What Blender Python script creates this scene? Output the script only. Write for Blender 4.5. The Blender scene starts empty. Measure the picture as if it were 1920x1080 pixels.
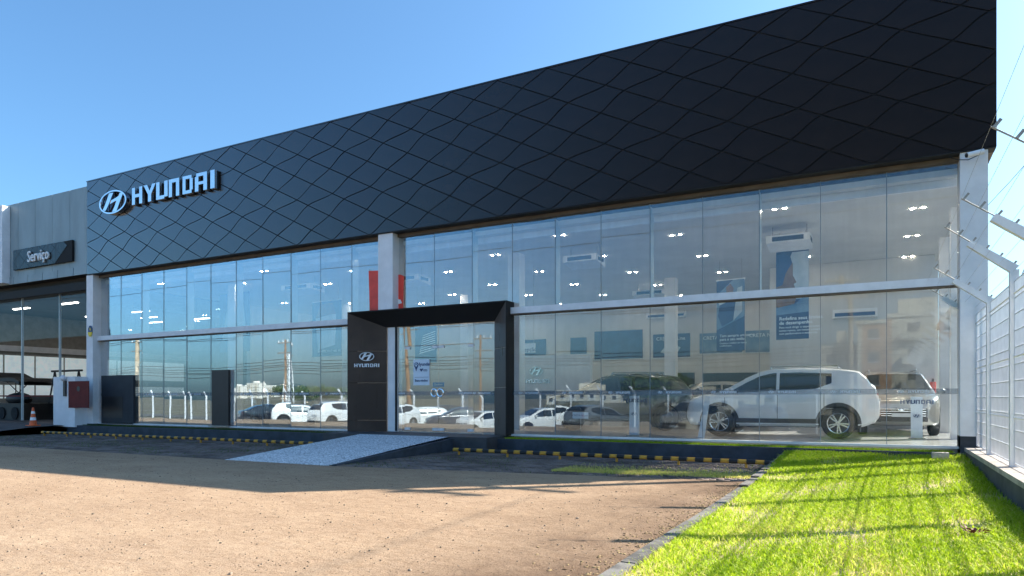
import bpy, math, random
import numpy as np
from mathutils import Vector, Matrix
R=math.radians; rnd=random.Random(7)
sc=bpy.context.scene; col=sc.collection
# ------------------------------------------------------------- camera
YAW=R(28.05); F=1295.0; HC=.93
cam_d=bpy.data.cameras.new('camera'); cam=bpy.data.objects.new('camera',cam_d); col.objects.link(cam)
cam.location=(0,0,HC); cam.rotation_euler=(R(90),0,YAW)
cam_d.sensor_width=36; cam_d.lens=36*F/1920; cam_d.shift_y=206/1920; cam_d.clip_end=3000; cam_d.clip_start=.05
sc.camera=cam
# ------------------------------------------------------------- sky, sun, exposure
SUN_AZ=R(48.0); SUN_EL=R(36.7)
w=bpy.data.worlds.new('World'); sc.world=w; w.use_nodes=True
nt=w.node_tree; bg=nt.nodes['Background']
sky=nt.nodes.new('ShaderNodeTexSky'); sky.sky_type='NISHITA'; sky.sun_disc=False
sky.sun_elevation=SUN_EL; sky.sun_rotation=SUN_AZ; sky.air_density=1.0; sky.dust_density=2.6; sky.ozone_density=3.0
tint=nt.nodes.new('ShaderNodeMix'); tint.data_type='RGBA'; tint.blend_type='MULTIPLY'; tint.inputs[0].default_value=1; tint.inputs[7].default_value=(.68,1.0,1.15,1)
nt.links.new(sky.outputs[0],tint.inputs[6]); nt.links.new(tint.outputs[2],bg.inputs[0]); bg.inputs[1].default_value=.086
sd=bpy.data.lights.new('sun','SUN'); sd.energy=5.0; sd.angle=R(.5); sd.color=(1,.91,.78)
sun=bpy.data.objects.new('sun',sd); col.objects.link(sun); sun.location=(20,20,30)
dv=Vector((math.sin(SUN_AZ)*math.cos(SUN_EL),math.cos(SUN_AZ)*math.cos(SUN_EL),math.sin(SUN_EL)))
sun.rotation_euler=dv.to_track_quat('Z','Y').to_euler()
vs=sc.view_settings; vs.view_transform='Standard'; vs.look='None'; vs.exposure=1.5; vs.gamma=1; vs.use_curve_mapping=False
sc.render.engine='CYCLES'
cy=sc.cycles; cy.use_denoising=True; cy.max_bounces=12; cy.transparent_max_bounces=32; cy.glossy_bounces=5
cy.diffuse_bounces=4; cy.transmission_bounces=8; cy.caustics_reflective=False; cy.caustics_refractive=False; cy.sample_clamp_indirect=6

# ------------------------------------------------------------- measuring helpers
VX=(-math.sin(YAW),math.cos(YAW)); RX=(math.cos(YAW),math.sin(YAW))
def at(x,y,Y):
    u=(x-960)/F; dx=VX[0]+u*RX[0]; dy=VX[1]+u*RX[1]; d=Y/dy
    return Vector((dx*d,Y,HC+(746-y)*d/F))
def atd(x,y,d):
    u=(x-960)/F
    return Vector(((VX[0]+u*RX[0])*d,(VX[1]+u*RX[1])*d,HC+(746-y)*d/F))

# ------------------------------------------------------------- object helpers
def tag(o,label=None,cat=None,group=None,kind=None):
    if label: o['label']=label
    if cat: o['category']=cat
    if group: o['group']=group
    if kind: o['kind']=kind
    return o
def thing(name,label,cat,loc=(0,0,0),rz=0,group=None):
    o=bpy.data.objects.new(name,None); col.objects.link(o); o.location=loc; o.rotation_euler=(0,0,rz)
    return tag(o,label,cat,group)
def link(name,me,parent=None,loc=None,rot=None,mats=None):
    o=bpy.data.objects.new(name,me); col.objects.link(o)
    if parent: o.parent=parent
    if loc is not None: o.location=loc
    if rot is not None: o.rotation_euler=rot
    return o
class MB:
    def __init__(s): s.v=[]; s.f=[]; s.m=[]
    def add(s,vs,fs,mi=0):
        n=len(s.v); s.v+= [tuple(p) for p in vs]; s.f+=[tuple(i+n for i in f) for f in fs]; s.m+=[mi]*len(fs); return s
    def box(s,x0,y0,z0,x1,y1,z1,mi=0):
        v=[(x0,y0,z0),(x1,y0,z0),(x1,y1,z0),(x0,y1,z0),(x0,y0,z1),(x1,y0,z1),(x1,y1,z1),(x0,y1,z1)]
        return s.add(v,[(0,3,2,1),(4,5,6,7),(0,1,5,4),(1,2,6,5),(2,3,7,6),(3,0,4,7)],mi)
    def tube(s,p,q,r0,r1=None,n=8,mi=0,cap=True):
        r1=r0 if r1 is None else r1; p=Vector(p); q=Vector(q); d=(q-p).normalized()
        a=d.orthogonal().normalized(); b=d.cross(a); vs=[]
        for c,r in ((p,r0),(q,r1)):
            for i in range(n):
                t=2*math.pi*(i+.5)/n; vs.append(c+a*math.cos(t)*r+b*math.sin(t)*r)
        fs=[(i,(i+1)%n,n+(i+1)%n,n+i) for i in range(n)]
        if cap: fs+=[tuple(range(n-1,-1,-1)),tuple(range(n,2*n))]
        return s.add(vs,fs,mi)
    def prism(s,poly,y0,y1,mi=0):   # polygon in xz, counter clockwise seen from -Y, extruded y0 (front) to y1
        n=len(poly); vs=[(x,y0,z) for x,z in poly]+[(x,y1,z) for x,z in poly]
        fs=[tuple(range(n)),tuple(range(2*n-1,n-1,-1))]+[(i,n+i,n+(i+1)%n,(i+1)%n) for i in range(n)]
        return s.add(vs,fs,mi)
    def hull(s,vs8,mi=0):
        return s.add(vs8,[(0,3,2,1),(4,5,6,7),(0,1,5,4),(1,2,6,5),(2,3,7,6),(3,0,4,7)],mi)
    def ball(s,c,rx,ry,rz,nu=12,nv=8,mi=0):
        vs=[];fs=[]
        for j in range(nv+1):
            t=math.pi*j/nv
            for i in range(nu):
                a=2*math.pi*i/nu; vs.append((c[0]+rx*math.sin(t)*math.cos(a),c[1]+ry*math.sin(t)*math.sin(a),c[2]+rz*math.cos(t)))
        for j in range(nv):
            for i in range(nu): fs.append((j*nu+i,(j+1)*nu+i,(j+1)*nu+(i+1)%nu,j*nu+(i+1)%nu))
        return s.add(vs,fs,mi)
    def mesh(s,name,mats,smooth=False,ang=35,bevel=0):
        me=bpy.data.meshes.new(name); me.from_pydata(s.v,[],s.f)
        if not isinstance(mats,(list,tuple)): mats=[mats]
        for m in mats: me.materials.append(m)
        if len(mats)>1: me.polygons.foreach_set('material_index',s.m)
        if smooth:
            me.polygons.foreach_set('use_smooth',[True]*len(me.polygons)); me.update()
            try: me.set_sharp_from_angle(angle=R(ang))
            except Exception: pass
        me.validate(); me.update(); return me
    def build(s,name,mats,parent=None,loc=None,rot=None,smooth=False,ang=35):
        return link(name,s.mesh(name,mats,smooth,ang),parent,loc,rot)

# ------------------------------------------------------------- materials
def mat(name,c,rough=.6,metal=0,var=0,vs_=3,bump=0,bs=40,spec=.5,coat=0,c2=None,thr=(.4,.6),emit=0,stretch=None,trans=0):
    m=bpy.data.materials.new(name); m.use_nodes=True; t=m.node_tree; b=t.nodes['Principled BSDF']
    b.inputs['Roughness'].default_value=rough; b.inputs['Metallic'].default_value=metal
    b.inputs['Specular IOR Level'].default_value=spec; b.inputs['Coat Weight'].default_value=coat; b.inputs['Coat Roughness'].default_value=.04
    b.inputs['Base Color'].default_value=(*c,1)
    if emit:
        b.inputs['Emission Color'].default_value=(*c,1); b.inputs['Emission Strength'].default_value=emit
    tc=t.nodes.new('ShaderNodeTexCoord'); src=tc.outputs['Object']
    if stretch:
        mp=t.nodes.new('ShaderNodeMapping'); mp.inputs['Scale'].default_value=stretch; t.links.new(src,mp.inputs[0]); src=mp.outputs[0]
    if var or c2:
        n=t.nodes.new('ShaderNodeTexNoise'); n.inputs['Scale'].default_value=vs_; n.inputs['Detail'].default_value=6; n.inputs['Roughness'].default_value=.6
        t.links.new(src,n.inputs['Vector'])
        r=t.nodes.new('ShaderNodeValToRGB'); r.color_ramp.elements[0].position=thr[0]; r.color_ramp.elements[1].position=thr[1]
        if c2: ca,cb=c,c2
        else: ca=tuple(max(0,k*(1-var)) for k in c); cb=tuple(min(1,k*(1+var)) for k in c)
        r.color_ramp.elements[0].color=(*ca,1); r.color_ramp.elements[1].color=(*cb,1)
        t.links.new(n.outputs[0],r.inputs[0]); t.links.new(r.outputs[0],b.inputs['Base Color'])
    if bump:
        n2=t.nodes.new('ShaderNodeTexNoise'); n2.inputs['Scale'].default_value=bs; n2.inputs['Detail'].default_value=4
        t.links.new(src,n2.inputs['Vector'])
        bp=t.nodes.new('ShaderNodeBump'); bp.inputs['Strength'].default_value=bump; bp.inputs['Distance'].default_value=.02
        t.links.new(n2.outputs[0],bp.inputs['Height']); t.links.new(bp.outputs[0],b.inputs['Normal'])
    return m
def glass_mat(name,tint=(.95,.97,.975),gain=1.5,add=.03,rough=0.0,warp=.0,cap=.9):
    m=bpy.data.materials.new(name); m.use_nodes=True; t=m.node_tree; t.nodes.clear()
    o=t.nodes.new('ShaderNodeOutputMaterial'); mx=t.nodes.new('ShaderNodeMixShader')
    tr=t.nodes.new('ShaderNodeBsdfTransparent'); tr.inputs[0].default_value=(*tint,1)
    gl=t.nodes.new('ShaderNodeBsdfGlossy'); gl.inputs['Roughness'].default_value=rough; gl.inputs['Color'].default_value=(.76,.90,1,1)
    fr=t.nodes.new('ShaderNodeLayerWeight'); fr.inputs[0].default_value=.5
    ma=t.nodes.new('ShaderNodeMath'); ma.operation='MULTIPLY_ADD'; ma.inputs[1].default_value=gain; ma.inputs[2].default_value=add; ma.use_clamp=True
    t.links.new(fr.outputs['Facing'],ma.inputs[0]); t.links.new(ma.outputs[0],mx.inputs[0])
    t.links.new(tr.outputs[0],mx.inputs[1]); t.links.new(gl.outputs[0],mx.inputs[2]); t.links.new(mx.outputs[0],o.inputs[0])
    if warp:
        tc=t.nodes.new('ShaderNodeTexCoord'); n=t.nodes.new('ShaderNodeTexNoise'); n.inputs['Scale'].default_value=.6; n.inputs['Detail'].default_value=1
        oi=t.nodes.new('ShaderNodeObjectInfo'); va=t.nodes.new('ShaderNodeVectorMath'); va.operation='MULTIPLY_ADD'; va.inputs[1].default_value=(47,31,61); cmb=t.nodes.new('ShaderNodeCombineXYZ')
        for q_ in range(3): t.links.new(oi.outputs['Random'],cmb.inputs[q_])
        t.links.new(cmb.outputs[0],va.inputs[0]); t.links.new(tc.outputs['Object'],va.inputs[2])
        n3=t.nodes.new('ShaderNodeTexNoise'); n3.inputs['Scale'].default_value=1.6; n3.inputs['Detail'].default_value=6; n3.inputs['Roughness'].default_value=.65
        mp=t.nodes.new('ShaderNodeMapping'); mp.inputs['Scale'].default_value=(4.5,1,.55); t.links.new(va.outputs[0],mp.inputs[0]); t.links.new(mp.outputs[0],n3.inputs[0])
        mr=t.nodes.new('ShaderNodeMapRange'); mr.inputs[1].default_value=.35; mr.inputs[2].default_value=.75; mr.inputs[3].default_value=.008; mr.inputs[4].default_value=.035; t.links.new(n3.outputs[0],mr.inputs[0])
        df=t.nodes.new('ShaderNodeBsdfDiffuse'); df.inputs[0].default_value=(.7,.72,.74,1); mx2=t.nodes.new('ShaderNodeMixShader'); t.links.new(mr.outputs[0],mx2.inputs[0]); t.links.new(mx.outputs[0],mx2.inputs[1]); t.links.new(df.outputs[0],mx2.inputs[2]); t.links.new(mx2.outputs[0],o.inputs[0])
        t.links.new(va.outputs[0],n.inputs['Vector']); bp=t.nodes.new('ShaderNodeBump'); bp.inputs['Strength'].default_value=1; bp.inputs['Distance'].default_value=warp
        t.links.new(n.outputs[0],bp.inputs['Height']); t.links.new(bp.outputs[0],gl.inputs['Normal'])
    return m
M={}
M['white']=mat('white_paint',(.78,.78,.80),.55,var=.05,vs_=2,bump=.08,bs=25)
M['white_metal']=mat('white_metal',(.74,.75,.78),.4,var=.05,vs_=4)
M['fascia']=mat('fascia_panel_paint',(.011,.010,.012),.16,metal=0,var=.15,vs_=.7,bump=.02,bs=5,spec=.42,stretch=(1,1,.35))
def angular_paint(name,c,gain,add,rough):
    m=mat(name,c,.8,var=.15,vs_=.7,spec=.0); t=m.node_tree; b=t.nodes['Principled BSDF']; L=t.links.new
    g=t.nodes.new('ShaderNodeBsdfGlossy'); g.inputs['Roughness'].default_value=rough; g.inputs['Color'].default_value=(.9,.95,1,1)
    lw=t.nodes.new('ShaderNodeLayerWeight'); lw.inputs[0].default_value=.5
    ma=t.nodes.new('ShaderNodeMath'); ma.operation='MULTIPLY_ADD'; ma.inputs[1].default_value=gain; ma.inputs[2].default_value=add; pw=t.nodes.new('ShaderNodeMath'); pw.operation='POWER'; pw.inputs[1].default_value=1.6; L(lw.outputs['Facing'],pw.inputs[0]); L(pw.outputs[0],ma.inputs[0])
    tc=t.nodes.new('ShaderNodeTexCoord'); n=t.nodes.new('ShaderNodeTexNoise'); n.inputs['Scale'].default_value=2.5; n.inputs['Detail'].default_value=7; mp=t.nodes.new('ShaderNodeMapping'); mp.inputs['Scale'].default_value=(3,1,.35); L(tc.outputs['Object'],mp.inputs[0]); L(mp.outputs[0],n.inputs[0])
    mr=t.nodes.new('ShaderNodeMapRange'); mr.inputs[1].default_value=.3; mr.inputs[2].default_value=.7; mr.inputs[3].default_value=rough*.7; mr.inputs[4].default_value=rough*1.6; L(n.outputs[0],mr.inputs[0]); L(mr.outputs[0],g.inputs['Roughness'])
    n2=t.nodes.new('ShaderNodeTexNoise'); n2.inputs['Scale'].default_value=1.1; n2.inputs['Detail'].default_value=1; L(tc.outputs['Object'],n2.inputs[0])
    bp=t.nodes.new('ShaderNodeBump'); bp.inputs['Strength'].default_value=1; bp.inputs['Distance'].default_value=.004; L(n2.outputs[0],bp.inputs['Height']); L(bp.outputs[0],g.inputs['Normal'])
    mx=t.nodes.new('ShaderNodeMixShader'); L(ma.outputs[0],mx.inputs[0]); L(b.outputs[0],mx.inputs[1]); L(g.outputs[0],mx.inputs[2]); L(mx.outputs[0],t.nodes['Material Output'].inputs[0]); return m
M['fascia']=angular_paint('fascia_panel_paint',(.021,.0145,.012),.58,.004,.16)
M['sign_paint']=angular_paint('sign_board_paint',(.012,.012,.014),.22,.005,.25)
M['fascia_back']=mat('fascia_joint_black',(.004,.004,.005),.8,var=.2)
M['portal']=angular_paint('portal_bronze',(.085,.062,.050),.22,.006,.3)
M['soffit']=mat('soffit_black',(.004,.003,.003),.7,var=.2)
M['soffit_warm']=mat('soffit_tan',(.13,.10,.075),.7,var=.15)
M['grey_panel']=mat('grey_composite_panel',(.26,.33,.36),.45,var=.10,vs_=1.3,bump=.03,bs=9,stretch=(1,1,.3))
M['chrome']=mat('chrome',(.75,.77,.8),.08,metal=1,var=.02)
M['letter']=mat('brushed_aluminium',(.72,.78,.84),.25,metal=.9,var=.04)
M['letter_white']=mat('white_lettering',(.85,.86,.88),.4,var=.02)
M['black']=mat('black_plastic',(.012,.012,.014),.45,var=.2)
M['rubber']=mat('tyre_rubber',(.015,.015,.016),.85,var=.3,vs_=20)
M['rim']=mat('alloy_rim',(.5,.51,.53),.25,metal=.9,var=.05)
M['rim_dark']=mat('dark_alloy',(.03,.03,.033),.3,metal=.6,var=.1)
M['carglass']=mat('car_glass',(.012,.016,.02),.04,spec=.8,var=.1,coat=.5)
M['lamp_glass']=mat('headlamp_glass',(.35,.38,.42),.08,metal=.7,var=.2,vs_=18)
M['taillight']=mat('tail_lamp_red',(.35,.012,.01),.12,var=.3,vs_=15,coat=.5)
M['glass']=glass_mat('facade_glass',gain=.70,add=.034,warp=.0012)
M['glass_side']=glass_mat('side_glass',tint=(.97,.98,.98),gain=.3,add=.02)
M['glass_clear']=glass_mat('clear_glass',tint=(.97,.98,.98),gain=.05,add=.005)
M['joint']=mat('glass_joint',(.18,.23,.27),.4,var=.1)
M['ceiling']=mat('plaster_ceiling',(.68,.67,.64),.9,var=.04,vs_=1)
M['wall_in']=mat('interior_wall',(.62,.62,.62),.8,var=.04,vs_=1)
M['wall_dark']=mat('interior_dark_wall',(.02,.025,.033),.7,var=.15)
M['floor']=mat('polished_floor',(.55,.55,.54),.16,var=.08,vs_=.8,spec=.5)
M['light']=mat('lamp_warm',(1,.86,.66),.5,emit=95)
M['light_cool']=mat('lamp_cool',(1,.97,.92),.5,emit=7)
M['poster_blue']=mat('poster_blue_print',(.012,.035,.11),.4,c2=(.022,.065,.17),vs_=1.4)
M['poster_mid']=mat('poster_mid_print',(.08,.17,.30),.4,c2=(.18,.27,.38),vs_=1.6)
M['poster_pale']=mat('poster_pale_print',(.35,.43,.52),.4,c2=(.52,.58,.64),vs_=1.5)
M['poster_skin']=mat('poster_skin_print',(.14,.075,.05),.45,c2=(.24,.14,.09),vs_=2)
M['poster_text']=mat('poster_text_print',(.8,.85,.9),.5,var=.02)
M['red']=mat('red_flag_print',(.85,.07,.045),.5,var=.08)
M['red_dark']=mat('dark_red_paint',(.13,.012,.008),.8,var=.12,vs_=4)
M['paper']=mat('sticker_paper',(.68,.76,.84),.5,var=.03)
M['navy']=mat('navy_print',(.02,.06,.17),.5,var=.05)
M['frost']=mat('frosted_band',(.24,.29,.34),.6,var=.04); M['frost'].node_tree.nodes['Principled BSDF'].inputs['Alpha'].default_value=.28
M['kerb']=mat('painted_kerb',(.035,.045,.06),.7,var=.25,vs_=3,bump=.15,bs=30)
M['concrete']=mat('concrete',(.11,.105,.10),.85,var=.45,vs_=5,bump=.3,bs=40)
M['coping']=mat('coping_concrete',(.40,.36,.33),.85,var=.2,vs_=4,bump=.2,bs=40)
M['yellow']=mat('yellow_paint',(.20,.13,.05),.6,c2=(.68,.33,.03),vs_=9,thr=(.34,.44))
M['yellow_sign']=mat('sign_yellow',(.75,.55,.03),.5,var=.05)
M['orange']=mat('cone_orange',(.75,.13,.03),.5,var=.1,vs_=10)
M['galv']=mat('galvanised',(.35,.33,.3),.5,metal=.5,var=.2,vs_=20)
M['pole']=mat('concrete_pole',(.42,.32,.22),.85,var=.2,vs_=4,bump=.2)
M['wire']=mat('black_cable',(.01,.01,.012),.6,var=.1)
M['wood_pole']=mat('wooden_pole',(.25,.13,.06),.8,var=.3,vs_=5)

# ------------------------------------------------------------- ground setting
GZ=-.38
def gz(Y):
    if Y>=2.5: return GZ
    if Y>=-1.5: return GZ-.52*(2.5-Y)/4
    if Y>=-6: return -.90-.25*(-1.5-Y)/4.5
    return -1.15
def sheet(name,xs,ys,zf,m,kind='structure'):
    vs=[(x,y,zf(x,y)) for y in ys for x in xs]; nx=len(xs)
    fs=[(j*nx+i,j*nx+i+1,(j+1)*nx+i+1,(j+1)*nx+i) for j in range(len(ys)-1) for i in range(nx-1)]
    mb=MB(); mb.add(vs,fs); o=mb.build(name,m,smooth=True,ang=60); return tag(o,kind=kind)
M['soil']=mat('dry_soil',(.09,.07,.045),.95,c2=(.13,.12,.06),vs_=.3,bump=.4,bs=8)
ysl=[-1200,-300,-80,-30,-14,-6,-5,-4,-3,-1.5,-.5,.5,1.5,2.5,6,14.9,40,200,1200]
sheet('ground',[-1500,-300,-60,-10,0,10,60,300,1500],ysl,lambda x,y:gz(y)-.05,M['soil'])
# asphalt: dusty, gritty, worn patches, dark specks
def asphalt():
    m=bpy.data.materials.new('dusty_asphalt'); m.use_nodes=True; t=m.node_tree; b=t.nodes['Principled BSDF']; L=t.links.new
    tc=t.nodes.new('ShaderNodeTexCoord'); P=tc.outputs['Object']
    def noise(s,d=5,ro=.6,st=None):
        n=t.nodes.new('ShaderNodeTexNoise'); n.inputs['Scale'].default_value=s; n.inputs['Detail'].default_value=d; n.inputs['Roughness'].default_value=ro
        if st:
            mp=t.nodes.new('ShaderNodeMapping'); mp.inputs['Scale'].default_value=st; mp.inputs['Rotation'].default_value=(0,0,R(20)); L(P,mp.inputs[0]); L(mp.outputs[0],n.inputs[0])
        else: L(P,n.inputs[0])
        return n.outputs[0]
    def ramp(src,a,b_,ca,cb):
        r=t.nodes.new('ShaderNodeValToRGB'); r.color_ramp.elements[0].position=a; r.color_ramp.elements[1].position=b_
        r.color_ramp.elements[0].color=(*ca,1); r.color_ramp.elements[1].color=(*cb,1); L(src,r.inputs[0]); return r.outputs[0]
    def mix(f,a,b_,mode='MIX',fac=None):
        n=t.nodes.new('ShaderNodeMix'); n.data_type='RGBA'; n.blend_type=mode
        if fac is not None: n.inputs[0].default_value=fac
        else: L(f,n.inputs[0])
        L(a,n.inputs[6]); L(b_,n.inputs[7]); return n.outputs[2]
    base=ramp(noise(.9,6,.65,(1,2.2,1)),.3,.7,(.36,.26,.18),(.46,.345,.24))
    big=ramp(noise(.22,3),.35,.7,(.86,.83,.80),(1,1,1))
    c=mix(None,base,big,'MULTIPLY',1)
    mid=ramp(noise(5,6,.75,(1,2.6,1)),.36,.60,(.84,.80,.76),(1,1,1)); c=mix(None,c,mid,'MULTIPLY',1)
    vo=t.nodes.new('ShaderNodeTexVoronoi'); vo.inputs['Scale'].default_value=26; L(P,vo.inputs[0]); pit=ramp(vo.outputs['Distance'],.10,.17,(.26,.20,.16),(1,1,1)); c=mix(ramp(noise(3.5,4,.6),.5,.62,(0,0,0),(1,1,1)),c,mix(None,c,pit,'MULTIPLY',1))
    grit=ramp(noise(95,3,.7),.34,.5,(.36,.29,.25),(1,1,1)); c=mix(None,c,grit,'MULTIPLY',1)
    sp=ramp(noise(38,2,.5),.27,.34,(.25,.2,.18),(1,1,1)); c=mix(None,c,sp,'MULTIPLY',1)
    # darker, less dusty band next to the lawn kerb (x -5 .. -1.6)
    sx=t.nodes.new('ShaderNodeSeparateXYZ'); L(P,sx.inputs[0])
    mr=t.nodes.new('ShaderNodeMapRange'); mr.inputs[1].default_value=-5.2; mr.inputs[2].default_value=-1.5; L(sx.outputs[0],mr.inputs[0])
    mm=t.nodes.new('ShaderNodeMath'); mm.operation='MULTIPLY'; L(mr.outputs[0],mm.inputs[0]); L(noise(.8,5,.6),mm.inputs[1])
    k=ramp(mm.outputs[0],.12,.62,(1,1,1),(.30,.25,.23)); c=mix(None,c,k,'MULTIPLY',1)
    L(c,b.inputs['Base Color']); b.inputs['Roughness'].default_value=.93; b.inputs['Specular IOR Level'].default_value=.25
    bp=t.nodes.new('ShaderNodeBump'); bp.inputs['Strength'].default_value=.75; bp.inputs['Distance'].default_value=.012
    L(noise(70,4,.7),bp.inputs['Height'])
    b2=t.nodes.new('ShaderNodeBump'); b2.inputs['Strength'].default_value=.5; b2.inputs['Distance'].default_value=.03; L(noise(9,4),b2.inputs['Height']); L(b2.outputs[0],bp.inputs['Normal'])
    L(bp.outputs[0],b.inputs['Normal']); return m
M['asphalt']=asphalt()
def aedge(X): return 10.05 if X<-9.4 else 10.05+1.25*min(1,(X+9.4)/7.8)
xs=[-90,-60,-40,-26,-20,-14,-9.4,-7,-5,-3,-1.75]; ys0=[1.5,2.5,6]
vs=[(x,y,gz(y)+.004) for y in ys0 for x in xs]+[(x,aedge(x),GZ+.004) for x in xs]; nx=len(xs)
mb=MB(); mb.add(vs,[(j*nx+i,j*nx+i+1,(j+1)*nx+i+1,(j+1)*nx+i) for j in range(len(ys0)) for i in range(nx-1)])
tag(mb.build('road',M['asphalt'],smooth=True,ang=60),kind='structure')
sheet('road',[-90,-60,-26,-10,-1.75],[-13,-6,-5,-4,-3,-1.5,-.5,.5,1.5],lambda x,y:gz(y)+.004,mat('dark_worn_asphalt',(.045,.04,.038),.9,var=.35,vs_=.8,bump=.4,bs=50))
sheet('road',[-90,-26.65],[aedge(-50),11.2,13.6,14.9,15.3],lambda x,y:GZ+.0035+max(0,min(1,(y-11)/3))*.30,mat('driveway_asphalt',(.07,.065,.065),.9,var=.3,vs_=2,bump=.4,bs=60))
sheet('street',[-300,-60,0,60,300],[-24,-16.8],lambda x,y:-1.12,mat('street_asphalt',(.09,.085,.08),.9,var=.25,vs_=1,bump=.3))
# paving strip of small interlocking setts with weeds
def boxes_fast(name,cx,cy,cz,hx,hy,hz,ang,m):
    n=len(cx); base=np.array([(-1,-1,-1),(1,-1,-1),(1,1,-1),(-1,1,-1),(-.9,-.9,1),(.9,-.9,1),(.9,.9,1),(-.9,.9,1)],float)
    v=np.zeros((n,8,3)); bx=base[None,:,0]*hx[:,None]; by=base[None,:,1]*hy[:,None]
    c,s=np.cos(ang)[:,None],np.sin(ang)[:,None]
    v[:,:,0]=cx[:,None]+bx*c-by*s; v[:,:,1]=cy[:,None]+bx*s+by*c; v[:,:,2]=cz[:,None]+base[None,:,2]*hz[:,None]
    f=np.array([(4,5,6,7),(0,1,5,4),(1,2,6,5),(2,3,7,6),(3,0,4,7)]); ff=(f[None]+(np.arange(n)*8)[:,None,None]).reshape(-1)
    me=bpy.data.meshes.new(name); me.vertices.add(n*8); me.vertices.foreach_set('co',v.reshape(-1))
    me.loops.add(len(ff)); me.loops.foreach_set('vertex_index',ff.astype(np.int32)); nf=n*5
    me.polygons.add(nf); me.polygons.foreach_set('loop_start',(np.arange(nf)*4).astype(np.int32)); me.update(calc_edges=True)
    me.materials.append(m); return me
npr=np.random.RandomState(3)
sheet('ground',[-26.6,-20,-14,-9.4,-7,-5,-3,-1.75],[9.6,14.95],lambda x,y:GZ-.03,mat('joint_soil',(.06,.045,.03),.95,var=.3,vs_=4,bump=.5))
cx,cyy=[],[]
yy=10.1; row=0
while yy<14.85:
    xx=-26.5+(.1 if row%2 else 0)
    while xx<-1.85:
        if yy>aedge(xx)+.05 and not(-12.3<xx<-9.35): cx.append(xx); cyy.append(yy)
        xx+=.205
    yy+=.113; row+=1
cx=np.array(cx);cyy=np.array(cyy);n=len(cx)
M['sett']=mat('paving_sett',(.10,.075,.065),.9,c2=(.21,.165,.145),vs_=1.7,bump=.4,bs=30)
me=boxes_fast('paving',cx+npr.normal(0,.004,n),cyy+npr.normal(0,.004,n),np.full(n,GZ-.02)+npr.normal(0,.004,n),np.full(n,.096),np.full(n,.05),np.full(n,.022),npr.normal(0,.02,n),M['sett'])
tag(link('paving',me),'small grey interlocking paving setts between the lot and the building kerb','paving',kind='stuff')

# ------------------------------------------------------------- grass
def grass_mat(name,a,b_,c_):
    m=bpy.data.materials.new(name); m.use_nodes=True; t=m.node_tree; b=t.nodes['Principled BSDF']; L=t.links.new
    at_=t.nodes.new('ShaderNodeAttribute'); at_.attribute_name='tone'
    r=t.nodes.new('ShaderNodeValToRGB'); r.color_ramp.elements[0].color=(*a,1); r.color_ramp.elements[1].color=(*c_,1)
    e=r.color_ramp.elements.new(.55); e.color=(*b_,1)
    L(at_.outputs['Fac'],r.inputs[0]); L(r.outputs[0],b.inputs['Base Color']); b.inputs['Roughness'].default_value=.55; b.inputs['Specular IOR Level'].default_value=.3
    tr=t.nodes.new('ShaderNodeBsdfTranslucent'); L(r.outputs[0],tr.inputs[0]); mx=t.nodes.new('ShaderNodeMixShader'); mx.inputs[0].default_value=.5
    L(b.outputs[0],mx.inputs[1]); L(tr.outputs[0],mx.inputs[2]); L(mx.outputs[0],t.nodes['Material Output'].inputs[0]); return m
M['grass']=grass_mat('lawn_blades',(.20,.34,.010),(.48,.64,.018),(.74,.64,.22))
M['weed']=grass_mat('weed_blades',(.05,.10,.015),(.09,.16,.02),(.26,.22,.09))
def blades(name,px,py,pz,h,wd,tone,m,lean=.6,kind='stuff',label=None,cat=None):
    n=len(px); a=npr.uniform(0,2*math.pi,n); ln=npr.uniform(.1,lean,n)*h; b=a+npr.uniform(-1,1,n)+math.pi/2
    v=np.zeros((n,5,3)); dx,dy=np.cos(b)*wd/2,np.sin(b)*wd/2; lx,ly=np.cos(a)*ln,np.sin(a)*ln
    v[:,0]=np.stack([px-dx,py-dy,pz],1); v[:,1]=np.stack([px+dx,py+dy,pz],1)
    v[:,2]=np.stack([px+dx*.8+lx*.35,py+dy*.8+ly*.35,pz+h*.6],1); v[:,3]=np.stack([px-dx*.8+lx*.35,py-dy*.8+ly*.35,pz+h*.6],1)
    v[:,4]=np.stack([px+lx,py+ly,pz+h],1)
    f4=np.array([0,1,2,3]);f3=np.array([3,2,4]); idx=np.concatenate([f4,f3])[None]+(np.arange(n)*5)[:,None]
    me=bpy.data.meshes.new(name); me.vertices.add(n*5); me.vertices.foreach_set('co',v.reshape(-1))
    me.loops.add(n*7); me.loops.foreach_set('vertex_index',idx.reshape(-1).astype(np.int32))
    me.polygons.add(n*2); ls=np.stack([np.arange(n)*7,np.arange(n)*7+4],1).reshape(-1); me.polygons.foreach_set('loop_start',ls.astype(np.int32)); me.update(calc_edges=True)
    at_=me.attributes.new('tone','FLOAT','POINT'); at_.data.foreach_set('value',np.repeat(tone,5).astype(np.float32))
    me.materials.append(m); o=link(name,me); tag(o,label,cat,kind=kind); return o
def lz(x,y):
    k=np.clip((y-8.5)/6.3,0,1); return -.335+.2*k*k
M['lawn_soil']=mat('lawn_soil',(.26,.24,.07),.95,c2=(.46,.38,.20),vs_=2.5,bump=.6,bs=20)
sheet('lawn_ground',[-1.63,-.8,0,.8,1.4],[-3,1,3,5,7,8.5,10,11.5,13,14,14.9],lambda x,y:float(lz(x,y))-.012 if y>2 else gz(y)+.05,M['lawn_soil'])
def pat(x,y):   # smooth patchiness 0..1
    return .5+.5*np.sin(x*2.1+1.3*np.sin(y*1.3))*np.cos(y*1.7+1.1*np.sin(x*2.7))
n=230000
px=npr.uniform(-1.67,1.37,n); py=2.6+12.25*npr.uniform(0,1,n)**1.25
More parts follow.
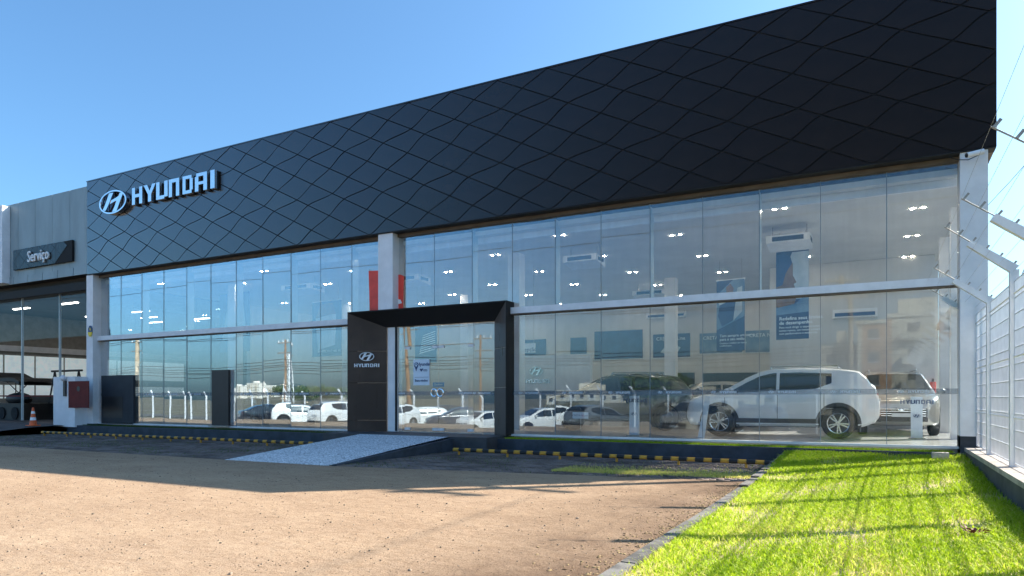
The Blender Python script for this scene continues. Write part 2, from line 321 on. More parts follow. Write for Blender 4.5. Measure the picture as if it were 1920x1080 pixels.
keep=npr.uniform(0,1,n)<np.clip(.12+.95*pat(px*1.4,py*1.1),0,1); px=px[keep];py=py[keep]; n=len(px)
tone=np.clip(.36+.38*(1-pat(px*1.3,py))*np.clip((11-py)/4,0,1)+npr.normal(0,.22,n),0,1)
hh=npr.uniform(.015,.055,n)*(1+.5*(px>.9))*(1+.3*(py>12))
blades('grass',px,py,lz(px,py)-.01,hh,npr.uniform(.006,.012,n),tone,M['grass'],2.0,label='bright green lawn of coarse grass right of the concrete kerb',cat='grass')
# planting strip in front of glass
def strip(x0,x1,y0,y1,z,n,h,m,label,t0=.3):
    px=npr.uniform(x0,x1,n);py=npr.uniform(y0,y1,n)
    blades('grass',px,py,np.full(n,z),npr.uniform(.3,1,n)*h,npr.uniform(.006,.012,n),np.clip(t0+npr.normal(0,.2,n),0,1),m,.9,label=label,cat='grass')
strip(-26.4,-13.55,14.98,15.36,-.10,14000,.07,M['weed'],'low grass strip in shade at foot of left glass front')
strip(-8.2,1.2,14.98,15.36,-.10,16000,.07,M['grass'],'low grass strip in planter at foot of right glass front')
# weeds through the setts
n=26000; px=npr.uniform(-26.4,-1.8,n);py=npr.uniform(10.2,14.8,n)
k=(pat(px*.5+1,py*.9)+.35*npr.uniform(0,1,n)>.78)&~((px>-12.3)&(px<-9.35))&(py>10.1+1.3*np.clip((px+9.4)/7.8,0,1)); px=px[k];py=py[k];n=len(px)
blades('weeds',px,py,np.full(n,GZ-.01),npr.uniform(.015,.05,n),npr.uniform(.006,.012,n),np.clip(npr.normal(.45,.25,n),0,1),M['weed'],1.2,label='patches of weeds and short grass growing between the paving setts',cat='weeds')
n=9000; px=npr.uniform(-5.2,-1.8,n);py=10.9+1.1*np.clip((px+9.4)/7.8,0,1)-.35+npr.gamma(2,.22,n)
blades('dry_grass',px,py,np.full(n,GZ-.005),npr.uniform(.015,.05,n),npr.uniform(.006,.011,n),np.clip(npr.normal(.95,.2,n),0,1),M['grass'],1.2,label='sparse yellowish grass at the sunlit paving corner beside the lawn kerb',cat='grass')
# grit lying on the asphalt
n=5200; gx=npr.uniform(-16,-1.85,n); gy=2.2+7.6*npr.uniform(0,1,n)**1.3; gs=npr.gamma(2.0,.0012,n)+.0014
M['grit']=mat('loose_grit',(.06,.045,.035),.9,c2=(.30,.24,.18),vs_=6)
tag(link('grit',boxes_fast('grit',gx,gy,np.full(n,GZ+.005)+gs*.4,gs,gs*.8,gs*.6,npr.uniform(0,3,n),M['grit'])),'loose dark and pale grit scattered over the dusty asphalt lot','grit',kind='stuff')
n=900; gx=-1.76-npr.gamma(1.6,.10,n); gy=npr.uniform(2.5,11,n); gs=npr.uniform(.006,.02,n)
M['litter']=mat('dry_litter',(.10,.06,.03),.9,c2=(.34,.25,.12),vs_=8)
tag(link('leaf_litter',boxes_fast('leaf_litter',gx,gy,np.full(n,GZ+.008),gs,gs*.4,np.full(n,.0015),npr.uniform(0,3,n),M['litter'])),'dry leaf and straw litter collected along the lawn kerb','litter',kind='stuff')
# kerb of the lawn
for i in range(18):
    y0=-3+i*1.0
    if y0>14: break
    mb=MB(); za=GZ if y0>2 else gz(y0)
    mb.box(-1.735+rnd.uniform(-.006,.006),y0+.006,za-.1,-1.62,y0+.994,(za+.07 if y0<9 else -.31+.15*((y0-9)/6))+rnd.uniform(-.004,.004))
    o=mb.build('kerb',M['concrete']); tag(o,kind='structure')

# ------------------------------------------------------------- showroom building
B=thing('showroom_building','long dealership showroom with dark diamond-panelled fascia above a full-height glass front','building')
FX0,FX1,FZ0,FZ1,FY=-25.9,1.87,5.49,8.91,15.15
# core
mb=MB(); mb.box(FX0+.004,FY+.03,FZ0+.004,FX1-.004,FY+.5,FZ1-.01); mb.build('fascia_core',M['fascia_back'],B)
# diamond panels
lev=[8.91,8.565,8.18,7.96]; per=1.352
def zl(k): return lev[k%4]-per*(k//4)
def node(i,k): z=zl(k); return (-5.72+1.385*i+(8.91-z)/.4917, z)     # straight line i, level k
def cur(j,k): return node(j-k,k)                                      # curve j at level k
def cr(p0,p1,p2,p3,t):
    return tuple(.5*((2*b)+(-a+c)*t+(2*a-5*b+4*c-d)*t*t+(-a+3*b-3*c+d)*t**3) for a,b,c,d in zip(p0,p1,p2,p3))
def seg(j,k,n=5):
    P=[cur(j,k-1),cur(j,k),cur(j,k+1),cur(j,k+2)]; return [cr(*P,t/n) for t in range(n+1)]
def clip(poly,a,b,c):   # keep a*x+b*z<=c
    out=[]
    for i in range(len(poly)):
        p,q=poly[i],poly[(i+1)%len(poly)]; dp=a*p[0]+b*p[1]-c; dq=a*q[0]+b*q[1]-c
        if dp<=0: out.append(p)
        if dp*dq<0: t=dp/(dp-dq); out.append((p[0]+t*(q[0]-p[0]),p[1]+t*(q[1]-p[1])))
    return out
def inset(poly,d):
    n=len(poly); out=[]
    for i in range(n):
        p0,p1,p2=Vector(poly[i-1]),Vector(poly[i]),Vector(poly[(i+1)%n])
        e1=(p1-p0);e2=(p2-p1)
        if e1.length<1e-4 or e2.length<1e-4: continue
        e1.normalize();e2.normalize(); n1=Vector((-e1.y,e1.x));n2=Vector((-e2.y,e2.x)); b=n1+n2
        if b.length<.2: continue
        b=b/max(.35,b.dot(n1)); out.append(tuple(p1+b*d))
    return out
npan=0
for i in range(-24,7):
    for k in range(-2,12):
        a=node(i,k); 
        # cell between straight lines i,i+1 ; curves through (i,k)... levels
        right=[node(i+1,k),]; 
        # corners: (i,k) -> along straight i down to (i,k+1) -> curve up-right to (i+1,k) -> back along straight i+1 up to (i+1,k-1) -> curve down-left to (i,k)
        c1=seg(i+k+1,k)            # curve j=i+k+1 from (i+1,k) to (i,k+1)
        c0=seg(i+k,k-1)            # from (i+1,k-1) to (i,k)
        poly=[node(i,k)]+[c1[-1]]+list(reversed(c1))[1:]+[c0[0]]+c0[1:-1]
        pl=[]
        for p in poly:
            if not pl or (Vector(p)-Vector(pl[-1])).length>1e-4: pl.append(p)
        for cc in ((1,0,FX1),(-1,0,-FX0),(0,1,FZ1),(0,-1,-FZ0)):
            if len(pl)>2: pl=clip(pl,*cc)
        if len(pl)<3: continue
        area=.5*sum(pl[q][0]*pl[(q+1)%len(pl)][1]-pl[(q+1)%len(pl)][0]*pl[q][1] for q in range(len(pl)))
        if area<0: pl.reverse(); area=-area
        if area<.012: continue
        pl=inset(pl,.013)
        if len(pl)<3: continue
        cxm=sum(p[0] for p in pl)/len(pl); czm=sum(p[1] for p in pl)/len(pl)
        m_=MB(); m_.prism([(p[0]-cxm,p[1]-czm) for p in pl],0,.018)
        m_.build('fascia_panel',M['fascia'],B,(cxm,FY+.002,czm),(R(rnd.gauss(0,.42)),0,R(rnd.gauss(0,.42)))); npan+=1
print('panels',npan)
mb=MB(); mb.box(FX0-.012,FY-.012,FZ1,FX1+.012,FY+.52,FZ1+.035); mb.build('parapet_cap',M['fascia'],B)
# side return of the fascia, underside
mb=MB(); mb.box(1.60,FY+.5,FZ0+.02,FX1-.002,31.8,FZ1-.02); mb.build('side_fascia',M['fascia'],B)
mb=MB(); mb.box(FX0,FY+.5,FZ0+.02,FX0+.2,31.8,FZ1-.02); mb.build('side_fascia',M['fascia'],B)
mb=MB(); mb.box(FX0+.01,FY+.012,FZ0-.022,FX1-.01,FY+.30,FZ0+.002); mb.build('soffit',M['soffit'],B)
mb=MB(); mb.box(1.62,FY+.30,FZ0-.015,FX1-.012,31.8,FZ0+.017); mb.build('soffit',M['soffit_warm'],B)
# white columns
_ca=at(709,438,15.2).x;_cb=at(736,438,15.2).x
mb=MB(); mb.box(_ca,15.2,3.30,_cb,15.72,FZ0-.023); mb.build('column',M['white'],B)
mb=MB(); mb.box(at(727,700,15.63).x,15.63,-.02,at(745,700,15.63).x,15.85,3.2); mb.build('column',M['white'],B)
for x0,x1,y0,y1 in ((-26.0,-25.6,15.2,15.75),(1.31,1.74,15.2,15.75)):
    mb=MB(); mb.box(x0,y0,-.35,x1,y1,FZ0-.023); mb.build('column',M['white'],B)
    mb=MB(); mb.box(x0-.0,y0-.003,-.36,x1+.003,y1+.003,.22 if x0>0 else -.02); mb.build('column_base',M['kerb'],B)
# glass frame pieces
def frame(x0,x1):
    mb=MB(); mb.box(x0,15.42,5.385,x1,15.62,FZ0-.023); mb.build('header',M['soffit_warm'],B)
    x1=at(652,588,15.14).x-.035
    mb=MB(); mb.box(x0,15.36,3.055,x1,15.46,3.21); mb.build('mid_rail',M['white_metal'],B)
    mb=MB(); mb.box(x0,15.365,3.028,x1,15.60,3.053); mb.build('mid_rail_underside',M['soffit_warm'],B)
    mb=MB(); mb.box(x0,15.40,-.03,x1,15.56,.012); mb.build('sill',M['white_metal'],B)
frame(-25.6,-12.32)
P1Xr=at(956,590,15.4).x
for x0,x1 in ((P1Xr,1.31),):
    mb=MB(); mb.box(x0,15.36,3.055,x1,15.46,3.21); mb.build('mid_rail',M['white_metal'],B)
    mb=MB(); mb.box(x0,15.365,3.028,x1,15.60,3.053); mb.build('mid_rail_underside',M['soffit_warm'],B)
    mb=MB(); mb.box(-8.3,15.40,-.03,x1,15.56,.012); mb.build('sill',M['white_metal'],B)
mb=MB(); mb.box(-11.82,15.42,5.385,1.31,15.62,FZ0-.023); mb.build('header',M['soffit_warm'],B)
# panes
def font_mesh(txt,size,depth=.002,align='CENTER',bold=0,sx=1):
    c=bpy.data.curves.new('t','FONT'); c.body=txt; c.size=size; c.extrude=depth; c.align_x=align; c.align_y='CENTER'; c.offset=bold; c.resolution_u=2
    o=bpy.data.objects.new('t',c); col.objects.link(o); dg=bpy.context.evaluated_depsgraph_get(); dg.update()
    me=bpy.data.meshes.new_from_object(o.evaluated_get(dg)); bpy.data.objects.remove(o)
    me.transform(Matrix.Rotation(R(90),4,'X')@Matrix.Diagonal((sx,1,1,1))); me.name='lettering'; return me
def text(txt,size,m,parent,loc,rz=0,name='lettering',**k):
    me=font_mesh(txt,size,**k); me.materials.clear(); me.materials.append(m); return link(name,me,parent,loc,(0,0,rz))
# brand lettering from butted strokes (unit height)
def letter_rects(ch):
    s=.21; H=1
    if ch=='H': return .72,[(0,0,s,H),(.72-s,0,.72,H),(s,.41,.72-s,.60)],[]
    if ch=='U': return .72,[(0,.2,s,H),(.72-s,0.1,.72,H),(.0,0,.72-s,.2)],[]
    if ch=='N': return .68,[(0,0,s,H),(s,.8,.68,H),(.68-s,0,.68,.8)],[]
    if ch=='D': return .72,[(0,0,s,H),(s,.82,.64,H),(s,0,.64,.18),(.72-s,.18,.72,.82)],[]
    if ch=='A': return .72,[(0,0,s,.82),(.08,.82,.72,H),(.72-s,0,.72,.82),(s,.36,.72-s,.52)],[]
    if ch=='I': return .21,[(0,0,s,H)],[]
    if ch=='Y': return .8,[(.295,0,.505,.42)],[[(.295,.42),(.505,.42),(.8,1),(.57,1),(.4,.62),(.23,1),(0,1)]]
def letter_mb(ch,h,wd,depth):
    w0,rs,ps=letter_rects(ch); k=wd/w0; mb=MB()
    for a,b,c,d in rs: mb.box(a*k,0,b*h,c*k,depth,d*h)
    for p in ps:
        # y-shape split in convex pieces
        q=[(x*k,z*h) for x,z in p]; mb.prism([q[0],q[1],q[4]],0,depth); mb.prism([q[1],q[2],q[3],q[4]],0,depth); mb.prism([q[0],q[4],q[5],q[6]],0,depth)
    return mb
WORD=[('H',0,.56),('Y',.64,.64),('U',1.31,.60),('N',1.97,.53),('D',2.67,.50),('A',3.28,.58),('I',4.02,.20)]
_wm={}
def word_mesh(h,depth,m):
    key=(round(h,4),depth,m.name)
    if key in _wm: return _wm[key]
    mb=MB(); sc_=h/.585
    for ch,x,wd in WORD:
        l=letter_mb(ch,h,wd*sc_,depth); mb.add([(v[0]+(x-2.11)*sc_,v[1],v[2]) for v in l.v],l.f)
    _wm[key]=mb.mesh('lettering',m); return _wm[key]
def emblem_parts(a,b,depth,parent,loc,m):
    N=40; mb=MB(); vs=[]
    for r_,yy in ((1,depth*.3),(.985,0),(.90,0),(.88,depth*.3),(.88,depth),(1,depth)):
        for i in range(N):
            t=2*math.pi*i/N; vs.append((a*r_*math.cos(t),yy,b*(r_ if r_>.95 else r_-.03)*math.sin(t)))
    fs=[]
    for k in range(6):
        for i in range(N): fs.append((k*N+i,((k+1)%6)*N+i,((k+1)%6)*N+(i+1)%N,k*N+(i+1)%N))
    mb.add(vs,fs); mb.build('emblem_ring',m,parent,loc,smooth=True,ang=50)
    def st(pts,y0): 
        q=MB(); 
        for i in range(len(pts)-1):
            (x0,z0,w0),(x1,z1,w1)=pts[i],pts[i+1]
            q.add([(a*(x0-w0),y0,b*z0),(a*(x0+w0),y0,b*z0),(a*(x1+w1),y0,b*z1),(a*(x1-w1),y0,b*z1),
                   (a*(x0-w0*1.15),depth,b*z0),(a*(x0+w0*1.15),depth,b*z0),(a*(x1+w1*1.15),depth,b*z1),(a*(x1-w1*1.15),depth,b*z1)],
                  [(0,1,2,3),(1,5,6,2),(4,0,3,7)]+([(0,4,5,1)] if i==0 else [])+([(3,2,6,7)] if i==len(pts)-2 else []))
        return q
    q=st([(-.66,-.60,.13),(-.50,-.25,.13),(-.38,.05,.14),(-.25,.45,.14),(-.12,.80,.15)],depth*.1); q.build('emblem_bar',m,parent,loc,smooth=True)
    q=st([(.10,-.82,.15),(.24,-.45,.14),(.38,-.02,.14),(.52,.35,.13),(.62,.64,.13)],depth*.1); q.build('emblem_bar',m,parent,loc,smooth=True)
    q=MB(); cp=[(-.50,-.34,-.10),(-.3,-.12,.10),(-.05,.0,.20),(.15,.08,.28),(.42,.02,.42)]
    vs=[];fs=[]
    for x,l,h_ in cp: vs+=[(a*x,depth*.22,b*l),(a*x,depth*.22,b*(h_+.04)),(a*x,depth,b*l),(a*x,depth,b*(h_+.04))]
    for i in range(len(cp)-1):
        o=4*i; fs+=[(o,o+4,o+5,o+1),(o+1,o+5,o+7,o+3),(o+2,o+6,o+4,o)]
    q.add(vs,fs); q.build('emblem_crossbar',m,parent,loc,smooth=True)
def emblem_flat(a,b,m,parent,loc,name='emblem'):
    N=28; mb=MB(); vs=[]
    for r_ in (1,.88):
        for yy in (0,.003):
            for i in range(N): t=2*math.pi*i/N; vs.append((a*r_*math.cos(t),yy,b*r_*math.sin(t)))
    fs=[]
    for i in range(N):
        j=(i+1)%N; fs+=[(i,j,2*N+j,2*N+i),(N+i,3*N+i,3*N+j,N+j),(i,N+i,N+j,j),(2*N+i,2*N+j,3*N+j,3*N+i)]
    mb.add(vs,fs)
    mb.prism([(-.75*a,-.6*b),(-.45*a,-.7*b),(.02*a,.85*b),(-.3*a,.8*b)],0,.003); mb.prism([(-.05*a,-.85*b),(.3*a,-.8*b),(.75*a,.6*b),(.45*a,.7*b)],0,.003)
    mb.prism([(-.38*a,-.1*b),(.18*a,-.12*b),(.28*a,.15*b),(-.2*a,.2*b)],0,.003)
    return mb.build(name,m,parent,loc)
M['band_letter']=mat('frosted_lettering',(.62,.68,.74),.5,var=.02)
def pane(x0,x1,z0,z1,band=False,Y=15.5,m=None):
    mb=MB(); cx_=(x0+x1)/2; cz_=(z0+z1)/2; hx=(x1-x0)/2-.005; hz=(z1-z0)/2
    mb.box(-hx,0,-hz,hx,.012,hz)
    o=mb.build('glass_pane',m or M['glass'],B,(cx_,Y,cz_),(R(rnd.gauss(0,.15)),0,R(rnd.gauss(0,.22))))
    if band:
        q=MB(); q.box(-hx,-.004,1.00-cz_,hx,-.001,1.11-cz_); q.build('frosted_band',M['frost'],o)
        e=emblem_flat(.055,.028,M['band_letter'],o,(-.36,-.008,1.055-cz_))
        link('lettering',word_mesh(.048,.003,M['band_letter']),o,(-.05,-.008,1.031-cz_))
    return o
def joint(x,z0,z1,Y=15.497):
    mb=MB(); mb.box(x-.006,Y-.002,z0,x+.006,Y+.020,z1); mb.build('glass_joint',M['joint'],B)
P0L=at(652,588,15.14).x-.035
XL=[-25.6+i*(25.6-12.32)/11 for i in range(12)]
XR=[1.31-i*1.195 for i in range(11)]+[-11.82]
for i in range(11):
    pane(XL[i],XL[i+1],3.215,5.39)
    if XL[i]<P0L: pane(XL[i],min(XL[i+1],P0L),.012,3.03,True)
    if i: joint(XL[i],3.215,5.385)
    if i and XL[i]<P0L: joint(XL[i],.012,3.03)
for i in range(11):
    a,b=XR[i+1],XR[i]
    pane(a,b,3.215,5.39)
    if i: joint(b,3.215,5.385)
    if i<8:
        a2=max(a,-8.30); pane(a2,b,.012,3.03,True)
        if i: joint(b,.012,3.03)
# glass fins behind every second joint
M['fin']=mat('glass_fin_edge',(.5,.58,.6),.3,var=.05)
for i,x in enumerate(XL[1:-1]):
    if i%2: mb=MB(); mb.box(x-.009,15.53,3.22,x+.009,15.78,5.33); mb.build('glass_fin',M['fin'],B)
for i,x in enumerate(XR[1:-1]):
    if i%2==0: mb=MB(); mb.box(x-.009,15.53,3.22,x+.009,15.78,5.33); mb.build('glass_fin',M['fin'],B)
# portal
PY,IY=15.14,15.60; P0x,P1x,I0,I1=at(652,588,PY).x,at(948,568,PY).x,at(725,613,IY).x,at(927,607,IY).x; PT,IT=3.335,2.92
def portal_panel(v4,name='portal_panel'):
    a,b,c,d=[Vector(p) for p in v4]; n=(b-a).cross(d-a).normalized()*-.02
    mb=MB(); mb.hull([a+n,b+n,c+n,d+n,a,b,c,d]); return mb.build(name,M['portal'],B)
zs=[-.02,.28,1.1,2.02]
def lerp(a,b,t): return a+(b-a)*t
# left splayed leg in panels
for k,(za,zb) in enumerate(zip([-.02,.30,1.36,2.26],[.292,1.352,2.252,None])):
    if zb: portal_panel([(P0x,PY,za),(I0,IY,za),(I0,IY,zb),(P0x,PY,zb)])
    else: portal_panel([(P0x,PY,za),(I0,IY,za),(I0,IY,IT),(P0x,PY,PT)])
for k,(za,zb) in enumerate(zip([-.02,1.20,2.20],[1.192,2.192,None])):
    if zb: portal_panel([(I1,IY,za),(P1x,PY,za),(P1x,PY,zb),(I1,IY,zb)])
    else: portal_panel([(I1,IY,za),(P1x,PY,za),(P1x,PY,PT),(I1,IY,IT)])
mb=MB(); mb.hull([(P0x,PY,PT),(P1x,PY,PT),(P1x,PY+.02,PT+.02),(P0x,PY+.02,PT+.02),(I0,IY,IT),(I1,IY,IT),(I1,IY+.02,IT+.02),(I0,IY+.02,IT+.02)])
mb=MB(); mb.add([(P0x,PY,PT),(P1x,PY,PT),(I1,IY,IT),(I0,IY,IT),(P0x,PY,PT+.03),(P1x,PY,PT+.03),(I1,IY,IT+.45),(I0,IY,IT+.45)],[(0,3,2,1),(4,5,6,7),(0,1,5,4),(1,2,6,5),(2,3,7,6),(3,0,4,7)])
mb.build('portal_soffit',M['soffit'],B)
mb=MB(); mb.box(P1x+.001,PY+.004,-.02,P1x+.02,15.56,PT+.03); mb.build('portal_side',M['soffit'],B)
mb=MB(); mb.box(P0x-.03,PY+.02,-.02,P0x-.002,15.56,PT+.03); mb.build('portal_side',M['soffit'],B)
# portal small emblem + word
so=thing('portal_sign','small chrome emblem above white lettering on the bronze left portal leg','sign',(0,0,0))
pl=Vector((I0-P0x,IY-PY,0)); ang=math.atan2(pl.y,pl.x); c=Vector((P0x,PY,0))+pl*.5; nrm=Vector((pl.y,-pl.x,0)).normalized()
so.location=c+nrm*.03; so.rotation_euler=(0,0,ang)
emblem_parts(.215,.125,.035,so,(0,-.035,2.10),M['letter_white'])
link('lettering',word_mesh(.10,.02,M['letter_white']),so,(0,-.02,1.80))
# doors
def door(x0,x1,hinge_left):
    mb=MB(); mb.box(x0+.006,15.655,.03,x1-.006,15.667,2.36); o=mb.build('door',M['glass'],B)
    for cx_,cz_ in (((x0+.1,.07)) ,((x1-.1,.07)),((x0+.1,2.32)),((x1-.1,2.32))):
        q=MB(); q.box(cx_-.09,15.635,cz_-.035,cx_+.09,15.685,cz_+.035); q.build('patch_fitting',M['white_metal'],o)
    hx=x1-.1 if hinge_left else x0+.1
    q=MB(); N=14
    for k in range(N):
        t0=2*math.pi*k/N;t1=2*math.pi*(k+1)/N; q.tube((hx+.1*math.cos(t0),15.60,1.07+.1*math.sin(t0)),(hx+.1*math.cos(t1),15.60,1.07+.1*math.sin(t1)),.022,n=6)
    q.build('handle',M['chrome'],o,smooth=True)
DX=[at(x,700,15.655).x for x in (759,822,889)]; JX=at(746,700,15.655).x
door(DX[0],DX[1],True); door(DX[1],DX[2],False)
pane(JX,DX[0],.012,2.90,True,15.655); pane(DX[2],I1+.1,.012,2.90,True,15.655); pane(DX[0],DX[1],2.38,2.90,False,15.655); pane(DX[1],DX[2],2.38,2.90,False,15.655)
mb=MB(); mb.box(-12.26,15.38,0,-11.822,15.47,2.9); 
mb=MB(); mb.box(JX-.06,15.60,.0,JX-.004,15.70,2.92); mb.build('door_jamb',M['soffit'],B)
for a,b in ((DX[0],DX[1]),(DX[1],DX[2])):
    q=MB(); q.box(a,15.649,1.00,b,15.652,1.11); q.build('frosted_band',M['frost'],B)
link('lettering',word_mesh(.055,.003,M['band_letter']),B,(-9.75,15.644,1.028))
# pets sticker
p=at(790,698,15.64); st=thing('door_poster','pale blue welcome poster with paw pin and heart taped inside the left door leaf','poster',p)
mb=MB(); mb.box(-.27,0,-.36,.27,.004,.36); mb.build('sheet',M['paper'],st)
text('Hyundai',.13,M['navy'],st,(.08,-.006,.22),bold=.002); text('Pets',.115,M['navy'],st,(.11,-.006,.06)); text('Bem-vindos',.09,M['navy'],st,(0,-.006,-.23),bold=.002)
mb=MB(); mb.box(-.22,-.006,-.14,.24,-.004,-.132); mb.ball((-.17,-.004,.20),.075,.003,.08,16,6); mb.prism([(-.225,.16),(-.115,.16),(-.17,.03)][::-1],-.007,-.004); 
mb.prism([(-.05,.08),(-.025,.045),(0.0,.02),(.03,.05),(.05,.08),(.03,.105),(0,.085),(-.03,.105)],-.007,-.004); mb.build('pictogram',M['navy'],st)
mb=MB(); mb.ball((-.17,-.009,.185),.03,.003,.026,10,6)
for dx_,dz_ in ((-.042,.215),(-.016,.24),(.016,.24),(.042,.215)): mb.ball((-.17+dx_,-.009,dz_),.013,.003,.017,8,5)
mb.build('paw',M['paper'],st)
# floor slab, roof, walls, ceiling
mb=MB(); mb.box(-25.98,15.705,-.34,1.72,31.6,-.001); mb.build('floor_slab',M['floor'],B)
mb=MB(); mb.box(-25.7,15.65,5.2,1.6,31.5,5.32); mb.build('ceiling',M['ceiling'],B)
mb=MB(); mb.box(-25.69,15.66,5.6,1.59,31.5,5.8); mb.build('roof',M['concrete'],B)
mb=MB(); mb.box(-25.98,31.5,-.3,1.86,31.75,5.6); mb.build('back_wall',M['wall_in'],B)
mb=MB(); mb.box(-25.95,22.5,0,-25.7,31.5,5.2); mb.build('side_wall',M['wall_in'],B)
mb=MB(); mb.box(1.45,25.2,0,1.6,31.5,5.2); mb.build('side_wall',M['wall_in'],B)
# glazed left side and right side
for k in range(5):
    mb=MB(); mb.box(-25.9,15.76+k*1.35,0.01,-25.888,17.09+k*1.35,5.19); mb.build('glass_pane',M['glass_side'],B)
for k in range(8):
    y=15.76+k*1.18; mb=MB(); mb.box(1.60,y,.012,1.612,y+1.165,3.03); mb.build('glass_pane',M['glass_side'],B)
    mb=MB(); mb.box(1.60,y,3.21,1.612,y+1.165,5.19); mb.build('glass_pane',M['glass_side'],B)
mb=MB(); mb.box(1.55,15.76,3.04,1.66,25.2,3.2); mb.build('mid_rail',M['white_metal'],B)
mb=MB(); mb.box(1.4,18.3,0,1.66,18.62,5.2); mb.build('column',M['white'],B); mb=MB(); mb.box(1.4,21.6,0,1.66,21.92,5.2); mb.build('column',M['white'],B)
# interior columns (white)
for x,y in ((-12.0,18.2),(-9.55,18.2),(-6.6,24.5),(-18.3,18.2),(-21.6,18.2),(-2.2,28.5),(-15.2,24.5),(-21.6,24.5)):
    q=MB(); q.box(x-.19,y-.19,0,x+.19,y+.19,5.2)
    if x in (-9.55,-6.6,-21.6,-15.2): q.build('column',M['white'],B)
# low dark glass wall of an office at the left end, seen through the front
mb=MB(); mb.box(at(190,750,15.40).x,15.40,-.02,at(250,750,15.40).x,15.48,1.75); o=mb.build('counter_front',M['wall_dark'],B)
mb=MB(); mb.box(at(194,750,15.392).x,15.392,.2,at(230,750,15.392).x,15.399,.98); mb.build('counter_panel',M['black'],o)
# downlights
for ci,X in enumerate([.75,-2.0,-4.72,-7.42,-10.15,-12.9,-15.6,-18.3,-21.0,-23.7]):
    for yb in range(5):
        Y=(18.0 if ci%2==0 else 16.6)+3.02*yb
        if Y>30.5: continue
        for dx_ in (-.11,.11):
            q=MB(); q.tube((X+dx_,Y,5.19),(X+dx_,Y,5.1995),.036,n=14); o=q.build('downlight',M['light'],B)
mb=MB(); mb.box(-25.6,15.9,5.05,1.5,15.98,5.198); mb.build('curtain_track',M['white'],B)

# ------------------------------------------------------------- big fascia sign
S=thing('brand_lettering_sign','large raised brushed metal brand lettering on the left end of the dark fascia','sign',(-22.95,FY-.012,7.63))
for ch,x,wd in WORD:
    l=letter_mb(ch,.585,wd,.09); l.build('letter',M['letter'],S,(x,-.16,0))
    l=letter_mb(ch,.585,wd,.069); l.build('letter_return',M['black'],S,(x+.002,-.069,-.004))
S2=thing('oval_emblem_sign','chrome oval emblem with slanted letter inside a ring, left of the large lettering','sign',(-24.05,FY-.012,7.885))
emblem_parts(.80,.42,.16,S2,(0,-.17,0),M['chrome'])

# ------------------------------------------------------------- service building on the left
SB=thing('service_building','service bay building with grey panelled fascia left of the showroom','building')
xsv=[at(x,440,15.3).x for x in (-60,6,34,66,98,131)]+[-25.91]
for a,b in zip(xsv[:-1],xsv[1:]):
    q=MB(); q.box(a+.008,15.3,5.86,b-.008,15.33,8.83); q.build('fascia_panel',M['grey_panel'],SB,rot=None)
xo=-25.92
while xo>-31.5:
    q=MB(); q.box(xo-1.02,15.27,5.56,xo-.01,15.31,5.85); q.build('trim_panel',M['grey_panel'],SB); xo-=1.04
mb=MB(); mb.box(-45,15.335,5.58,-25.92,15.8,8.8); mb.build('fascia_core',M['fascia_back'],SB)
mb=MB(); mb.box(-45,15.8,5.3,-25.99,30,6.5); mb.build('ceiling',mat('service_ceiling',(.04,.035,.032),.6,var=.2,vs_=1),SB)
mb=MB(); mb.box(-45,30,-.1,-25.99,30.2,5.5); mb.build('back_wall',mat('service_wall',(.10,.095,.09),.7,var=.1),SB)
mb=MB(); mb.box(-45,15.3,-.3,-25.99,30,-.075); mb.build('floor_slab',mat('service_floor',(.05,.05,.055),.5,var=.2),SB)
mb=MB(); mb.box(-40.2,16,-.07,-40,30,5.3); mb.build('side_wall',mat('service_side_wall',(.28,.27,.25),.8,var=.1),SB)
mb=MB(); mb.box(-26.3,15.36,4.5,-26.06,30,5.3); mb.build('beam',M['soffit'],SB)
mb=MB(); mb.box(-45,15.36,5.0,-26.3,15.5,5.3); mb.build('beam',M['soffit'],SB)
mb=MB(); mb.box(-39.99,16,3.35,-39.8,30,3.65); mb.build('wall_rail',M['white_metal'],SB)
M['lit_window']=mat('lit_translucent_window',(.8,.92,.95),.5,var=.1,emit=.12)
for k in range(9):
    q=MB(); q.box(-39.99,16.2+k*1.5,2.0,-39.95,17.6+k*1.5,3.15); q.build('window',M['lit_window'],SB)
    q=MB(); q.box(-39.99,16.2+k*1.5,.9,-39.95,17.6+k*1.5,1.6); q.build('window',M['lit_window'],SB)
for X,Y in ((-29,18.5),(-33,18.5),(-29,22),(-33,22),(-37,18.5),(-37,22),(-29,25.5),(-33,25.5),(-37,25.5),(-31,20.2),(-35,23.8)):
    q=MB(); q.box(X-.65,Y-.06,5.27,X+.65,Y+.06,5.299); q.build('linear_light',M['light_cool'],SB)
for k in range(4):
    X=-28.5-k*2.7; q=MB(); q.box(X-.02,15.6,0,X+.02,15.68,5.3); q.build('glass_fin',M['fin'],SB)
    q=MB(); q.box(X+.03,15.63,3.3,X+2.66,15.642,5.28); q.build('glass_pane',M['glass_clear'],SB)
p0=at(25,470,15.2);p1=at(135,449,15.2);pz0=at(25,507,15.2).z
SS=thing('service_sign','dark diamond-patterned sign board with white word on the grey service fascia','sign',(p0.x,15.2,pz0))
Wd=p1.x-p0.x; Hd=p0.z-pz0
mb=MB(); mb.box(0,0,0,Wd,.08,Hd); mb.build('board',M['fascia_back'],SS)
def sgn(a,b,c,d_):
    pl=[a,b,c,d_]
    for cc in ((1,0,Wd-.01),(-1,0,-.01),(0,1,Hd-.01),(0,-1,-.01)):
        if len(pl)>2: pl=clip(pl,*cc)
    if len(pl)>2:
        pl=inset(pl,.006)
        if len(pl)>2: q=MB(); q.prism(pl,-.012,-.001); q.build('sign_panel',M['sign_paint'],SS)
